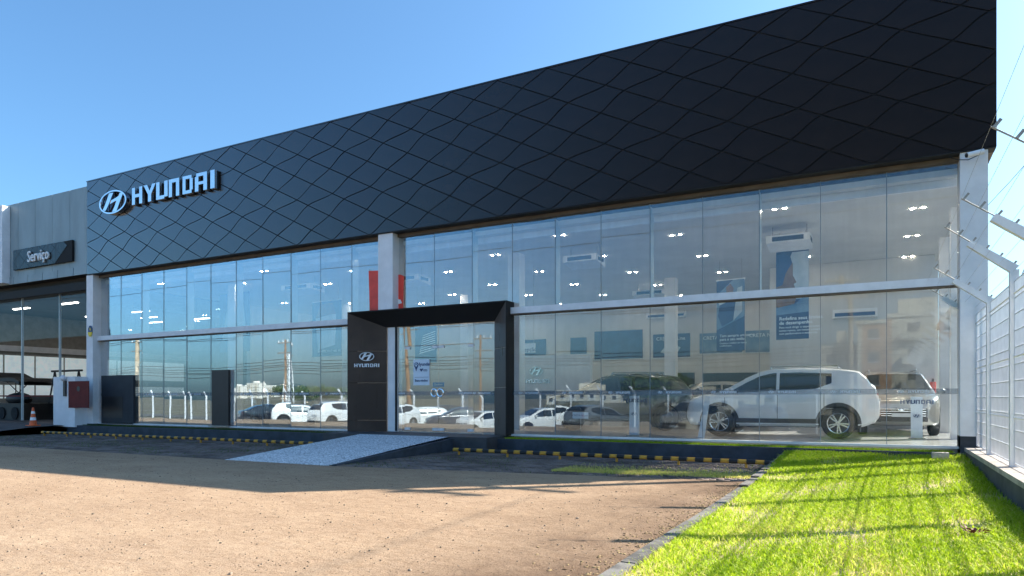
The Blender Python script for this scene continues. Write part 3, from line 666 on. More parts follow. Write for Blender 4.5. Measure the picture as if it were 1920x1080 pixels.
for i in range(-3,6):
    for j in range(-3,6):
        ux,uz=.42,.31; cx_=(i-j)*ux; cz_=(i+j)*uz
        sgn((cx_-ux,cz_),(cx_,cz_-uz),(cx_+ux,cz_),(cx_,cz_+uz))
text('Serviço',.62,M['letter_white'],SS,(Wd*.47,-.06,Hd*.5),depth=.025,bold=.004,sx=.82)
q=MB(); q.box(at(-40,450,15.0).x,15.0,5.6,at(4,450,15.0).x,15.29,8.75); tag(q.build('edge_totem',M['white_metal']),'pale vertical sign edge cut off at the left margin beside the grey service fascia','sign')
# white block wall with red hatch
BW=thing('meter_wall','low white wall block with dark red cabinet door beside the left showroom column','wall')
xa=at(100,750,14.75).x; xb=-25.95
mb=MB(); mb.box(xa,14.75,-.14,xb,15.45,1.76-.05); mb.build('wall',M['white'],BW)
ra=at(129,715,14.74);rb=at(167,765,14.74)
mb=MB(); mb.box(ra.x,14.725,rb.z,rb.x,14.749,ra.z); o=mb.build('cabinet_door',M['red_dark'],BW)
q=MB(); q.tube(((ra.x+rb.x)/2,14.72,ra.z-.28),((ra.x+rb.x)/2,14.726,ra.z-.28),.10,n=8); q.build('round_emblem',M['black'],o)
q=MB(); q.box(ra.x-.28,14.69,ra.z-.55,ra.x-.14,14.748,ra.z+.02); q.build('intercom',M['black'],BW)
q=MB(); q.ball((ra.x-.22,14.66,ra.z+.12),.11,.10,.11); q.build('globe_lamp',M['white_metal'],BW,smooth=True)
q=MB(); q.box(ra.x-.50,14.735,ra.z-.28,ra.x-.34,14.749,ra.z-.1); q.build('socket_plate',M['white_metal'],BW)
# traffic cone
cp=at(62,797,14.0); C_=thing('traffic_cone','orange and white traffic cone on the service driveway','cone',(cp.x,14.0,-.085))
q=MB(); q.box(-.17,-.17,0,.17,.17,.03); q.build('base',M['orange'],C_)
def cone_ring(z0,z1,m,nm):
    r=lambda z:.13-.10*z/.66
    q=MB(); q.tube((0,0,z0),(0,0,z1),r(z0),r(z1),n=16,cap=True); q.build(nm,m,C_,smooth=True)
cone_ring(.03,.2,M['orange'],'cone_body');cone_ring(.2,.31,M['letter_white'],'reflective_band');cone_ring(.31,.44,M['orange'],'cone_body');cone_ring(.44,.53,M['letter_white'],'reflective_band');cone_ring(.53,.66,M['orange'],'cone_body')
# security badge on the column
bp_=at(169,620,15.17); sg=thing('security_badge','small black and yellow octagonal alarm badge on the left white column','sign',bp_)
oc=[(.14*math.cos(R(22.5+45*k)),.2*math.sin(R(22.5+45*k))) for k in range(8)]
mb=MB(); mb.prism(oc,0,.015); mb.build('plate',M['navy'],sg)
mb=MB(); mb.prism([(-.13,-.12),(-.06,-.22),(.06,-.22),(.13,-.12),(.13,-.05),(-.13,-.05)],-.008,-.001); mb.build('yellow_band',M['yellow_sign'],sg)
mb=MB(); mb.prism([(-.03,.02),(.03,.0),(.05,.06),(-.02,.12)],-.008,-.001); mb.build('leaf_mark',M['yellow_sign'],sg)
# cctv camera on right column
cv=at(1829,289,15.0); cc=thing('security_camera','white bullet security camera with cable on top of the right column','camera',cv)
q=MB(); q.tube((-.14,-.10,-.03),(.12,.0,.03),.05,n=12); q.build('housing',M['white_metal'],cc,smooth=True)
q=MB(); q.tube((-.15,-.105,-.032),(-.141,-.10,-.03),.04,n=12); q.build('lens',M['black'],cc)
q=MB(); q.tube((.1,.0,.02),(.14,.2,.08),.018,n=8); q.build('bracket',M['galv'],cc)
q=MB(); pts=[(.05,.02,-.02),(-.1,.12,-.05),(-.25,.17,-.01),(-.4,.17,.06)]
for a,b in zip(pts[:-1],pts[1:]): q.tube(a,b,.008,n=5)
q.build('cable',M['wire'],cc)
jb=at(1763,848,14.4); o=MB().box(-.13,-.1,-.09,.13,.1,.06).build('junction_box',M['coping'],None,(jb.x,14.45,-.10)); tag(o,'small pale concrete junction box in the grass by the right column','box')

# ------------------------------------------------------------- kerb walls, landing, ramp
def kerbwall(x0,x1,label):
    mb=MB(); mb.box(x0,14.82,GZ-.1,x1,14.95,-.075); o=mb.build('kerb_wall',M['kerb']); tag(o,label,'kerb wall')
kerbwall(-26.55,-12.25,'low dark blue painted kerb wall under the left glass front'); kerbwall(-9.25,1.36,'low dark painted kerb wall under the right glass front')
mb=MB(); mb.box(-26.4,14.955,-.3,-13.55,15.39,-.105); tag(mb.build('planting_bed',M['lawn_soil']),kind='structure')
mb=MB(); mb.box(-8.25,14.955,-.3,1.3,15.39,-.105); tag(mb.build('planting_bed',M['lawn_soil']),kind='structure')
mb=MB(); mb.box(-13.5,14.3,-.36,-8.3,15.70,-.026); tag(mb.build('landing',mat('dark_landing',(.05,.05,.055),.6,var=.2,vs_=3)),kind='structure')
mb=MB(); x0,x1=-12.2,-9.4
mb.add([(x0,10.0,GZ+.006),(x1,10.12,GZ+.006),(x1,14.3,-.03),(x0,14.3,-.03),(x0,10.0,GZ-.1),(x1,10.12,GZ-.1),(x1,14.3,GZ-.1),(x0,14.3,GZ-.1)],[(0,1,2,3),(4,7,6,5),(0,4,5,1),(2,6,7,3)])
def stone_mat():
    m=mat('mosaic_stone',(.5,.55,.6),.8); t=m.node_tree; b=t.nodes['Principled BSDF']; L=t.links.new
    tc=t.nodes.new('ShaderNodeTexCoord'); v=t.nodes.new('ShaderNodeTexVoronoi'); v.feature='DISTANCE_TO_EDGE'; v.inputs['Scale'].default_value=14; L(tc.outputs['Object'],v.inputs[0])
    v2=t.nodes.new('ShaderNodeTexVoronoi'); v2.inputs['Scale'].default_value=14; L(tc.outputs['Object'],v2.inputs[0])
    r=t.nodes.new('ShaderNodeValToRGB'); r.color_ramp.elements[0].position=.02; r.color_ramp.elements[1].position=.10; r.color_ramp.elements[0].color=(.30,.32,.34,1); r.color_ramp.elements[1].color=(1,1,1,1); L(v.outputs['Distance'],r.inputs[0])
    r2=t.nodes.new('ShaderNodeValToRGB'); r2.color_ramp.elements[0].color=(.60,.62,.64,1); r2.color_ramp.elements[1].color=(.86,.88,.90,1); L(v2.outputs['Color'],r2.inputs[0])
    mx=t.nodes.new('ShaderNodeMix'); mx.data_type='RGBA'; mx.blend_type='MULTIPLY'; mx.inputs[0].default_value=1; L(r2.outputs[0],mx.inputs[6]); L(r.outputs[0],mx.inputs[7]); L(mx.outputs[2],b.inputs['Base Color'])
    bp=t.nodes.new('ShaderNodeBump'); bp.inputs['Strength'].default_value=.5; bp.inputs['Distance'].default_value=.01; L(r.outputs[0],bp.inputs['Height']); L(bp.outputs[0],b.inputs['Normal']); return m
tag(mb.build('ramp',stone_mat()),kind='structure')
for sx0,sx1,nm in ((-12.33,-12.205,'l'),(-9.395,-9.27,'r')):
    q=MB(); q.add([(sx0,10.2,GZ-.05),(sx1,10.2,GZ-.05),(sx1,14.8,GZ-.05),(sx0,14.8,GZ-.05),(sx0,10.2,GZ+.012),(sx1,10.2,GZ+.012),(sx1,14.8,-.035),(sx0,14.8,-.035)],[(0,3,2,1),(4,5,6,7),(0,1,5,4),(1,2,6,5),(2,3,7,6),(3,0,4,7)]); o=q.build('ramp_edge',M['kerb']); tag(o,kind='structure')
# wheel stop rails
def rail(x0,x1,Y,label,n):
    T=thing('wheel_stop_rail',label,'parking rail',(x0,Y,GZ),group='yellow and black wheel stop rails')
    L=(x1-x0)/n
    my=MB().tube((0,0,.12),(L*.5,0,.12),.042,n=8).mesh('yellow_band',M['yellow'],True); mk=MB().tube((0,0,.12),(L*.5,0,.12),.042,n=8).mesh('black_band',M['black'],True)
    for i in range(n):
        link('yellow_band',my,T,(i*L,0,0)); link('black_band',mk,T,(i*L+L*.5,0,0))
    mp=MB().box(-.02,-.02,-.03,.02,.02,.08).mesh('post',M['yellow'])
    for i in range(0,n,4): link('post',mp,T,(i*L+.15,0,0))
    q=MB(); q.tube((x1-x0,0,.12),(x1-x0+.09,0,.06),.042,n=8); q.tube((x1-x0+.09,0,.065),(x1-x0+.10,0,-.02),.042,n=8); q.build('end_bend',M['yellow'],T,smooth=True)
rail(-8.68,-1.72,13.42,'yellow and black wheel stop rail right of the ramp',22)
rail(-25.7,-12.9,13.5,'yellow and black wheel stop rail left of the ramp',38)
# paving over asphalt border line handled by edges above

# ------------------------------------------------------------- right boundary wall and fence
wall=thing('boundary_wall','low grey wall with pale coping carrying the white mesh fence on the right','wall')
q=MB(); q.box(1.38,-13,-1.3,1.66,15.19,-.05); q.build('wall_body',mat('wall_render',(.07,.075,.09),.8,var=.2,vs_=3,bump=.2),wall)
for k in range(14):
    y=-12.9+k*2.0; q=MB(); q.box(1.365+rnd.uniform(-.004,.004),y+.006,-.048,1.70,min(y+1.994,15.18),.02+rnd.uniform(-.002,.003)); q.build('coping',M['coping'],wall)
def fence_post_mesh():
    q=MB(); s=.05
    q.box(-s,-s,0,s,s,2.45)
    a=Vector((0,0,2.45)); b=Vector((-.50,0,2.83)); d=(b-a).normalized(); n_=Vector((d.z,0,-d.x))
    q.hull([a-n_*s+Vector((0,-s,0)),a+n_*s+Vector((.02,-s,0)),b+n_*s*.8+Vector((0,-s,0)),b-n_*s*.8+Vector((0,-s,0)),a-n_*s+Vector((0,s,0)),a+n_*s+Vector((.02,s,0)),b+n_*s*.8+Vector((0,s,0)),b-n_*s*.8+Vector((0,s,0))])
    return q.mesh('post',M['white_metal'])
def spike_mesh():
    q=MB(); q.tube((-.42,0,2.80),(-.78,0,3.07),.008,n=6); return q.mesh('barb_rod',M['galv'])
def panel_mesh(Ln,H=2.42):
    q=MB(); n=int(Ln/.042)
    for i in range(n+1):
        y=i*Ln/n; q.add([(-.004,y-.004,0),(.004,y+.004,0),(.004,y+.004,H),(-.004,y-.004,H),(-.004,y+.004,0),(-.004,y+.004,H)],[(0,1,2,3),(1,4,5,2),(4,0,3,5)])
    for z in np.linspace(.02,H-.01,12): q.box(-.006,0,z-.004,.006,Ln,z+.004)
    for z in (.62,1.42,2.25):
        q.add([(-.004,0,z-.014),(-.02,0,z),(-.004,0,z+.014),(-.004,Ln,z-.014),(-.02,Ln,z),(-.004,Ln,z+.014)],[(0,3,4,1),(1,4,5,2)])
    return q.mesh('mesh_panel',M['white_metal'])
def slat_ribs(): pass
PMm=fence_post_mesh(); SMm=spike_mesh(); clipm=MB().box(-.012,-.012,0,.012,.012,.075).mesh('insulator',M['galv'])
FN=thing('mesh_fence','white welded mesh fence with angled barbed post tops along the right boundary','fence',(1.56,15.6,.02))
pm=panel_mesh(2.15)
posts=[0,-2.22,-4.45,-6.7,-8.95,-11.2,-13.4,-15.6,-17.8,-20.0,-22.2,-24.4,-26.6,-28.6]
for i,y in enumerate(posts):
    o=link('post',PMm,FN,(0,y,0)); o.scale=(1,1,1.06 if i==2 else 1.0)
    if i>6: continue
    link('barb_rod',SMm,o)
    for k in range(6):
        t=k/5; xx=-.02-.74*t; zz=2.50+.56*t; c_=link('insulator',clipm,o,(xx,0,zz),(0,R(38),0))
for i in range(len(posts)-1): link('mesh_panel',pm,FN,(0,posts[i+1]+.04,.03))
# barbed strands along the arms
q=MB()
for k in range(6):
    t=k/5; xx=-.02-.74*t; zz=2.57+.56*t
    q.tube((xx,-28,zz),(xx,0.3,zz),.002,n=3,cap=False)
q.build('barbed_strand',M['galv'],FN)
# neighbour ground beyond the fence, wall
NW=tag(MB().box(4.6,-14,-.6,4.8,40,2.25).build('neighbour_wall',mat('neighbour_wall',(.82,.70,.55),.85,var=.1,vs_=1.5,bump=.1)),'pale rendered wall behind the right mesh fence','wall')

# plant with red leaves
rp=atd(1827,1018,6.35); RP=thing('red_leaf_plant','small dark red leafed weed in the lawn near the right wall','plant',(rp.x,rp.y,float(lz(rp.x,rp.y))))
M['redleaf']=mat('red_leaf',(.16,.02,.02),.6,var=.3,vs_=30)
RP.scale=(.6,.6,.6)
for k in range(16):
    a=rnd.uniform(0,6.28); r=rnd.uniform(.02,.13); q=MB()
    q.add([(0,0,0),(.035,.05,.02),(0,.11,.01),(-.035,.05,.02)],[(0,1,2,3)]); q.build('leaf',M['redleaf'],RP,(r*math.cos(a),r*math.sin(a),.03+rnd.uniform(0,.05)),(R(rnd.uniform(10,50)),R(rnd.uniform(-20,20)),a-math.pi/2))
# ------------------------------------------------------------- cars
M['paint_white']=mat('car_paint_white',(.80,.80,.80),.3,coat=1,var=.02,vs_=2)
M['paint_silver']=mat('car_paint_silver',(.42,.42,.41),.28,metal=.7,coat=1,var=.04)
M['paint_beige']=mat('car_paint_champagne',(.55,.50,.43),.3,metal=.4,coat=1,var=.03)
M['paint_black']=mat('car_paint_black',(.012,.014,.02),.2,coat=1,var=.1)
M['paint_blue']=mat('car_paint_dark_blue',(.02,.03,.055),.2,coat=1,var=.1)
M['paint_grey']=mat('car_paint_grey',(.09,.10,.11),.25,metal=.5,coat=1,var=.05)
M['cladding']=mat('grey_cladding',(.03,.03,.032),.6,var=.15)
M['plate']=mat('number_plate',(.5,.52,.55),.4,var=.03)
M['mirror_glass']=mat('lamp_lens_white',(.8,.82,.85),.1,var=.03)
def interp(pts,x):
    if x<=pts[0][0]: return pts[0][1]
    for (a,b),(c,d) in zip(pts[:-1],pts[1:]):
        if x<=c:
            t=(x-a)/(c-a); return b+(d-b)*t
    return pts[-1][1]
STY={
 'suv':dict(zt=[(-2.15,.78),(-2.12,1.0),(-2.08,1.13),(-1.95,1.30),(-1.78,1.50),(-1.66,1.555),(-1.2,1.60),(-.5,1.635),(.10,1.625),(.42,1.55),(.72,1.40),(1.0,1.24),(1.24,1.12),(1.4,1.05),(1.8,.99),(2.0,.92),(2.08,.84),(2.14,.72)],
   zb=[(-2.15,.50),(-2.05,.36),(-1.8,.26),(1.8,.24),(2.05,.27),(2.14,.36)],
   w=[(-2.15,.66),(-2.08,.78),(-1.9,.86),(-1.5,.895),(1.3,.895),(1.7,.875),(1.92,.82),(2.06,.72),(2.14,.58)],
   belt=[(-2.15,1.10),(-1.5,1.12),(0,1.06),(1.2,1.0),(2.1,.95)],wx=(1.29,-1.32),wr=.355,tum=.38,L=2.15,clad=True,
   win=[(-1.18,-.07),(0,1.0)],cowl=(1.20,.44),rear=(-2.04,-1.74)),
 'hatch':dict(zt=[(-2.0,.72),(-1.98,.95),(-1.92,1.05),(-1.75,1.22),(-1.5,1.38),(-1.1,1.45),(-.5,1.475),(.1,1.45),(.4,1.37),(.75,1.18),(1.05,1.02),(1.2,.98),(1.6,.90),(1.85,.80),(1.96,.68),(2.0,.58)],
   zb=[(-2.0,.45),(-1.85,.30),(-1.6,.20),(1.6,.18),(1.9,.22),(2.0,.32)],
   w=[(-2.0,.64),(-1.94,.76),(-1.75,.83),(-1.3,.865),(1.15,.86),(1.55,.84),(1.78,.77),(1.93,.66),(2.0,.5)],
   belt=[(-2.0,1.0),(-1.4,.99),(1.0,.90),(2.0,.85)],wx=(1.27,-1.25),wr=.31,tum=.38,L=2.0,clad=False,
   win=[(-1.30,-.42),(-.36,.80)],cowl=(1.06,.40),rear=(-1.80,-1.46)),
 'sedan':dict(zt=[(-2.2,.75),(-2.17,1.0),(-2.0,1.06),(-1.7,1.08),(-1.4,1.22),(-1.05,1.38),(-.5,1.46),(.0,1.45),(.35,1.36),(.75,1.16),(1.05,1.01),(1.2,.97),(1.7,.90),(2.0,.80),(2.15,.66),(2.2,.56)],
   zb=[(-2.2,.45),(-2.05,.30),(-1.8,.20),(1.8,.18),(2.1,.22),(2.2,.32)],
   w=[(-2.2,.66),(-2.1,.80),(-1.8,.86),(-1.3,.87),(1.2,.87),(1.7,.84),(1.98,.76),(2.12,.66),(2.2,.5)],
   belt=[(-2.2,1.0),(-1.4,.99),(1.0,.91),(2.2,.86)],wx=(1.32,-1.3),wr=.32,tum=.40,L=2.2,clad=False,
   win=[(-1.15,-.35),(-.29,.80)],cowl=(1.06,.36),rear=(-1.66,-1.12)),
}
class Car:
    def __init__(s,st): s.p=STY[st]; s.st=st
    def sec(s,x):
        p=s.p; zt=interp(p['zt'],x); zb=interp(p['zb'],x); w=interp(p['w'],x); be=interp(p['belt'],x); ze=zt-.055; b=min(be,ze-.01)
        yu=lambda z: w*.965-max(0,z-be)*p['tum']
        pts=[(0,zb),(w*.6,zb),(w*.90,zb+.015),(w*.975,zb+.07),(w*.995,.44 if zb<.4 else zb+.1)]
        zs=pts[-1][1]
        for k,(t,yy) in enumerate(((.35,1.0),(.62,1.0),(.8,.992),(.93,.982),(1.0,.968))): pts.append((w*yy,zs+(b-zs)*t))
        for t in (.3,.65,1.0):
            z=b+(ze-b)*t; pts.append((yu(z)-(0.012 if t==.3 else 0),z+.001*t))
        ye=yu(ze); pts+= [(ye-.03,zt-.022),(ye-.08,zt-.008),(ye*.55,zt+.006),(0,zt+.012)]
        return pts
    def side(s,x,z):
        pts=s.sec(x); 
        best=None
        for (y0,z0),(y1,z1) in zip(pts[2:13],pts[3:14]):
            if z0-1e-6<=z<=z1+1e-6: return y0+(y1-y0)*((z-z0)/max(1e-6,z1-z0))
        return pts[12][0]
    def top(s,x,y):
        pts=s.sec(x)[11:]; y=abs(y)
        for (y0,z0),(y1,z1) in zip(pts[:-1],pts[1:]):
            if y1-1e-6<=y<=y0+1e-6: return z0+(z1-z0)*((y0-y)/max(1e-6,y0-y1))
        return pts[-1][1]
    def stations(s):
        L=s.p['L']; xs=sorted(set([a for a,_ in s.p['zt']]+[a for a,_ in s.p['w']]+[round(-L+.1*k,3) for k in range(1,int(20*L))])); out=[]
        lo=s.p['zt'][0][0]; hi=s.p['zt'][-1][0]
        for x in xs:
            if lo<=x<=hi and (not out or x-out[-1]>.025): out.append(x)
        if hi-out[-1]<.03: out[-1]=hi
        return out
_cm={}
def body_mesh(st):
    if ('body',st) in _cm: return _cm['body',st]
    c=Car(st); xs=c.stations(); mb=MB(); vs=[]; fs=[]; n=None
    # smoothed sections
    S=[c.sec(x) for x in xs]
    S2=[[tuple((S[max(0,i-1)][k][q]+2*S[i][k][q]+S[min(len(S)-1,i+1)][k][q])/4 for q in (0,1)) for k in range(len(S[i]))] for i in range(len(S))]
    S2[0]=S[0];S2[-1]=S[-1]
    n=len(S[0]); ring=2*n-2
    for x,pt in zip(xs,S2):
        vs+=[(x,-y,z) for y,z in pt]+[(x,y,z) for y,z in reversed(pt[1:-1])]
    for i in range(len(xs)-1):
        for k in range(ring): fs.append((i*ring+k,i*ring+(k+1)%ring,(i+1)*ring+(k+1)%ring,(i+1)*ring+k))
    fs.append(tuple(range(ring-1,-1,-1))); fs.append(tuple((len(xs)-1)*ring+k for k in range(ring)))
    mb.add(vs,fs); me=mb.mesh('body',M['paint_white'],True,32); me.materials.append(M['cladding'])
    o=bpy.data.objects.new('b',me); col.objects.link(o)
    cut=MB()
    for wx in c.p['wx']:
        for s in (-1,1): cut.tube((wx,s*.52,c.p['wr']),(wx,s*1.2,c.p['wr']),c.p['wr']+.045,n=28)
    cme=cut.mesh('c',M['cladding']); co=bpy.data.objects.new('c',cme); col.objects.link(co)
    md=o.modifiers.new('b','BOOLEAN'); md.object=co; md.operation='DIFFERENCE'; md.solver='EXACT'; md.material_mode='TRANSFER'
    dg=bpy.context.evaluated_depsgraph_get(); dg.update(); r=bpy.data.meshes.new_from_object(o.evaluated_get(dg))
    bpy.data.objects.remove(o); bpy.data.objects.remove(co)
    try: r.set_sharp_from_angle(angle=R(32))
    except Exception: pass
    r.name='body'; _cm['body',st]=r; return r
def patch(c,f,nu,nv,off=.006):
    P=[[Vector(f(i/nu,j/nv)) for i in range(nu+1)] for j in range(nv+1)]
    vs=[];fs=[]
    for j in range(nv+1):
        for i in range(nu+1):
            a=P[j][min(i+1,nu)]-P[j][max(i-1,0)]; b=P[min(j+1,nv)][i]-P[max(j-1,0)][i]; n=a.cross(b)
            n=n.normalized() if n.length>1e-9 else Vector((0,0,1))
            vs.append(tuple(P[j][i]+n*off))
    for j in range(nv):
        for i in range(nu): o=j*(nu+1)+i; fs.append((o,o+1,o+nu+2,o+nu+1))
    return vs,fs
def both(c,f,nu,nv,off=.006):
    mb=MB(); vs,fs=patch(c,f,nu,nv,off)
    mb.add(vs,fs); mb.add([(x,-y,z) for x,y,z in vs],[q[::-1] for q in fs]); return mb
def one(c,f,nu,nv,s,off=.006):
    mb=MB(); vs,fs=patch(c,f,nu,nv,off)
    if s>0: mb.add(vs,fs)
    else: mb.add([(x,-y,z) for x,y,z in vs],[q[::-1] for q in fs])
    return mb
def car_parts(st):
    if ('parts',st) in _cm: return _cm['parts',st]
    c=Car(st); p=c.p; out=[]      # (name, mesh, matkey or None=paint, parentname)
    def A(nm,mb,mk,sm=True,par=None): out.append((nm,mb.mesh(nm,M[mk] if mk else M['paint_white'],sm,40),mk,par))
    sidef=lambda x0,x1,z0,z1:(lambda u,v:(x1+(x0-x1)*u,c.side(x1+(x0-x1)*u,z0+(z1-z0)*v),z0+(z1-z0)*v))
    # side windows
    ztop=lambda x: interp(p['zt'],x)
    (ra,rb),(fa,fb)=p['win']
    def winf(a,b):
        def f(u,v):
            x=b+(a-b)*u; be=interp(p['belt'],x)+.035; t=ztop(x)-.115
            if x>.25: t=min(t,ztop(x+.06)-.10)
            if x<ra+.35: be=be+ (ra+.35-x)*.35
            t=max(t,be+.01); z=be+(t-be)*v; return (x,c.side(x,z),z)
        return f
    for s in (1,-1):
        A('side_window',one(c,winf(ra,rb),10,4,s),'carglass'); A('side_window',one(c,winf(fa,fb),12,4,s),'carglass')
    cw,rf=p['cowl']
    def wsf(u,v):
        x=cw+(rf-cw)*v; ye=c.sec(x)[12][0]-.075; y=-ye+2*ye*u; return (x-.0,y,c.top(x,y))
    vs,fs=patch(c,wsf,10,6,.010); A('windshield',MB().add(vs,fs),'carglass')
    ra0,ra1=p['rear']
    def rwf(u,v):
        x=ra0+(ra1-ra0)*v; ye=c.sec(x)[12][0]-.10; y=ye-2*ye*u; return (x,y,c.top(x,y))
    vs,fs=patch(c,rwf,8,4,.010); A('rear_window',MB().add(vs,fs),'carglass')
    L=p['L']; hi=interp(p['zt'],L-.12)
    hz=.80 if st=='suv' else .68
    # headlights wrap the corner
    for s in (1,-1):
        A('headlight',one(c,sidef(L-.06,L-.50,hz-.045,hz+.055),8,2,s,.008),'lamp_glass')
        A('fog_light_trim',one(c,sidef(L-.05,L-.20,.36,.58),4,2,s,.010),'black')
        A('tail_light',one(c,sidef(-L+.36,-L+.03,.93 if st=='suv' else .84,1.04 if st=='suv' else .96),6,2,s,.010),'taillight')
        for wx in p['wx']:
            if p['clad']:
                r0=p['wr']+.042; r1=p['wr']+.115
                def ring(u,v,wx=wx):
                    a=math.pi*(1.12*u-.06); r=r0+(r1-r0)*v; x=wx+r*math.cos(a); z=max(p['wr']+r*math.sin(a),interp(p['zb'],x)+.02); return (x,c.side(x,z),z)
                A('arch_cladding',one(c,ring,16,1,s,.012),'cladding')
        A('sill_cladding',one(c,sidef(p['wx'][1]+p['wr']+.05,p['wx'][0]-p['wr']-.05,.26 if st=='suv' else .21,.45 if st=='suv' else .27),8,2,s,.012),'cladding')
        for xd in (fb+.16,(fa+rb)/2,ra+.15):
            z1=interp(p['belt'],xd)+.01
            A('door_seam',one(c,sidef(xd-.006,xd+.006,.40,z1),1,6,s,.004),'black')
        for xd in (fa+.16,ra+.42):
            q=MB(); y=c.side(xd,.85)*s; zz=.90 if st=='suv' else .82; q.box(xd-.09,min(y,y+.035*s),zz,xd+.09,max(y,y+.035*s),zz+.03); A('door_handle',q,None,False)
        q=MB(); y=c.side(fb-.08,interp(p['belt'],fb)); q.ball((fb-.02,s*(y+.13),interp(p['belt'],fb)+.09),.06,.11,.075,10,6); A('side_mirror',q,None)
        q=MB(); y0=.54 if st=='suv' else .5
    # nose: grille, intake, plate, emblem
    zn=p['zt'][-1][1]; wn=p['w'][-1][1]
    q=MB(); q.box(L-.03,-wn+.03,zn-.26 if st=='suv' else zn-.10,L+.012,wn-.03,zn-.04); A('grille',q,'black',False)
    q=MB()
    for k in range(4 if st=='suv' else 2):
        z=zn-.23+.055*k if st=='suv' else zn-.085+.03*k
        q.box(L+.010,-wn+.06,z,L+.018,wn-.06,z+.012)
    A('grille_bar',q,'chrome',False)
    zb0=interp(p['zb'],L)
    q=MB(); q.box(L-.03,-wn+.02,zb0+.0,L+.015,wn-.02,zb0+.10); A('lower_intake',q,'cladding',False)
    q=MB(); q.box(L+.012,-.20,zb0+.11,L+.022,.20,zb0+.20); A('number_plate',q,'plate',False)
    q=MB(); q.ball((L+.016,0,zn-.08),.008,.07,.035,12,6); A('nose_emblem',q,'chrome')
    # rear: plate, bumper
    q=MB(); q.box(-L-.014,-.22,.80 if st=='suv' else .62,-L+.01,.22,.92 if st=='suv' else .73); A('number_plate',q,'plate',False)
    q=MB(); q.box(-L-.02,-.62,interp(p['zb'],-L)-.10,-L+.08,.62,interp(p['zb'],-L)+.06); A('rear_bumper',q,'cladding',False)
    if st=='suv':
        for s in (1,-1):
            q=MB(); q.tube((-1.3,s*.56,1.665),(.15,s*.56,1.665),.016,n=6); q.tube((-1.3,s*.56,1.60),(-1.3,s*.56,1.665),.016,n=6); q.tube((.15,s*.56,1.60),(.15,s*.56,1.665),.016,n=6); A('roof_rail',q,'rim')
    _cm['parts',st]=out; return out
def wheel_parts(r,dark):
    k=('wheel',r,dark)
    if k in _cm: return _cm[k]
    prof=[(-.10,r*.66),(-.105,r*.90),(-.085,r*.985),(-.05,r),(.05,r),(.085,r*.985),(.105,r*.90),(.10,r*.66)]
    mb=MB(); N=28; vs=[];fs=[]
    for y,rr in prof:
        for i in range(N): t=2*math.pi*i/N; vs.append((rr*math.cos(t),y,rr*math.sin(t)))
    for j in range(len(prof)):
        jj=(j+1)%len(prof)
        for i in range(N): fs.append((j*N+i,jj*N+i,jj*N+(i+1)%N,j*N+(i+1)%N))
    mb.add(vs,fs); ty=mb.mesh('tyre',M['rubber'],True,50)
    mb=MB(); mb.tube((0,-.02,0),(0,.03,0),r*.66,n=N); back=mb.mesh('brake_disc',M['black'],True,40)
    mb=MB(); vs=[]
    for rr,y in ((r*.67,.09),(r*.60,.075),(r*.60,.03),(r*.67,.03)):
        for i in range(N): t=2*math.pi*i/N; vs.append((rr*math.cos(t),y,rr*math.sin(t)))
    fs=[(j*N+i,((j+1)%4)*N+i,((j+1)%4)*N+(i+1)%N,j*N+(i+1)%N) for j in range(4) for i in range(N)]
    mb.add(vs,fs); mb.tube((0,.03,0),(0,.088,0),r*.16,n=12)
    for k_ in range(5):
        a=2*math.pi*k_/5+.3
        for da in (-.17,.17):
            c0=Vector((math.cos(a+da*1.2)*r*.12,0,math.sin(a+da*1.2)*r*.12)); c1=Vector((math.cos(a+da)*r*.62,0,math.sin(a+da)*r*.62)); t=Vector((-math.sin(a),0,math.cos(a)))*r*.045
            mb.hull([c0-t+Vector((0,.04,0)),c0+t+Vector((0,.04,0)),c1+t+Vector((0,.04,0)),c1-t+Vector((0,.04,0)),c0-t+Vector((0,.082,0)),c0+t+Vector((0,.082,0)),c1+t+Vector((0,.078,0)),c1-t+Vector((0,.078,0))])
    rim=mb.mesh('rim',M['rim_dark'] if dark else M['rim'],True,40)
    _cm[k]=(ty,back,rim); return _cm[k]
def car(st,paint,label,loc,heading,group=None,darkrim=False,cat='car'):
    """heading: direction (dx,dy) the nose points to"""
    T=thing('parked_car',label,cat,loc,math.atan2(heading[1],heading[0]),group)
    b=link('body',body_mesh(st),T)
    b.material_slots[0].link='OBJECT'; b.material_slots[0].material=M[paint]
    for nm,me,mk,par in car_parts(st):
        o=link(nm,me,T)
        if mk is None: o.material_slots[0].link='OBJECT'; o.material_slots[0].material=M[paint]
    p=STY[st]; ty,bk,rm=wheel_parts(p['wr'],darkrim)
    for wx in p['wx']:
        for s in (-1,1):
            wo=link('wheel',ty,T,(wx,s*(interp(p['w'],wx)-.105),p['wr']),(0,rnd.uniform(0,1),0 if s>0 else math.pi)); link('brake_disc',bk,wo); link('rim',rm,wo)
    return T
GI='cars on show inside the showroom'; GO='cars parked behind the photographer, seen reflected'
# showroom cars
car('suv','paint_white','large white sport utility car parked side-on inside the right end of the showroom',(-2.15,18.02,0),(-1,0),GI)
car('suv','paint_silver','silver sport utility car facing the glass behind the tail of the white one',(.28,21.3,0),(.08,-1),GI)
car('suv','paint_grey','dark grey sport utility car turned obliquely beside the white reception wall',(-6.9,19.6,0),(-.93,-.37),GI,True)
car('hatch','paint_beige','champagne hatchback at the back, between the dark car and the white one',(-5.2,23.6,0),(-.9,-.4),GI)
car('sedan','paint_blue','dark blue saloon angled toward the left glass by the tall dark panel',(-19.3,18.6,0),(.75,-.66),GI)
car('sedan','paint_grey','grey saloon behind the tall dark panel at the left end',(-22.2,19.9,0),(.95,-.3),GI)
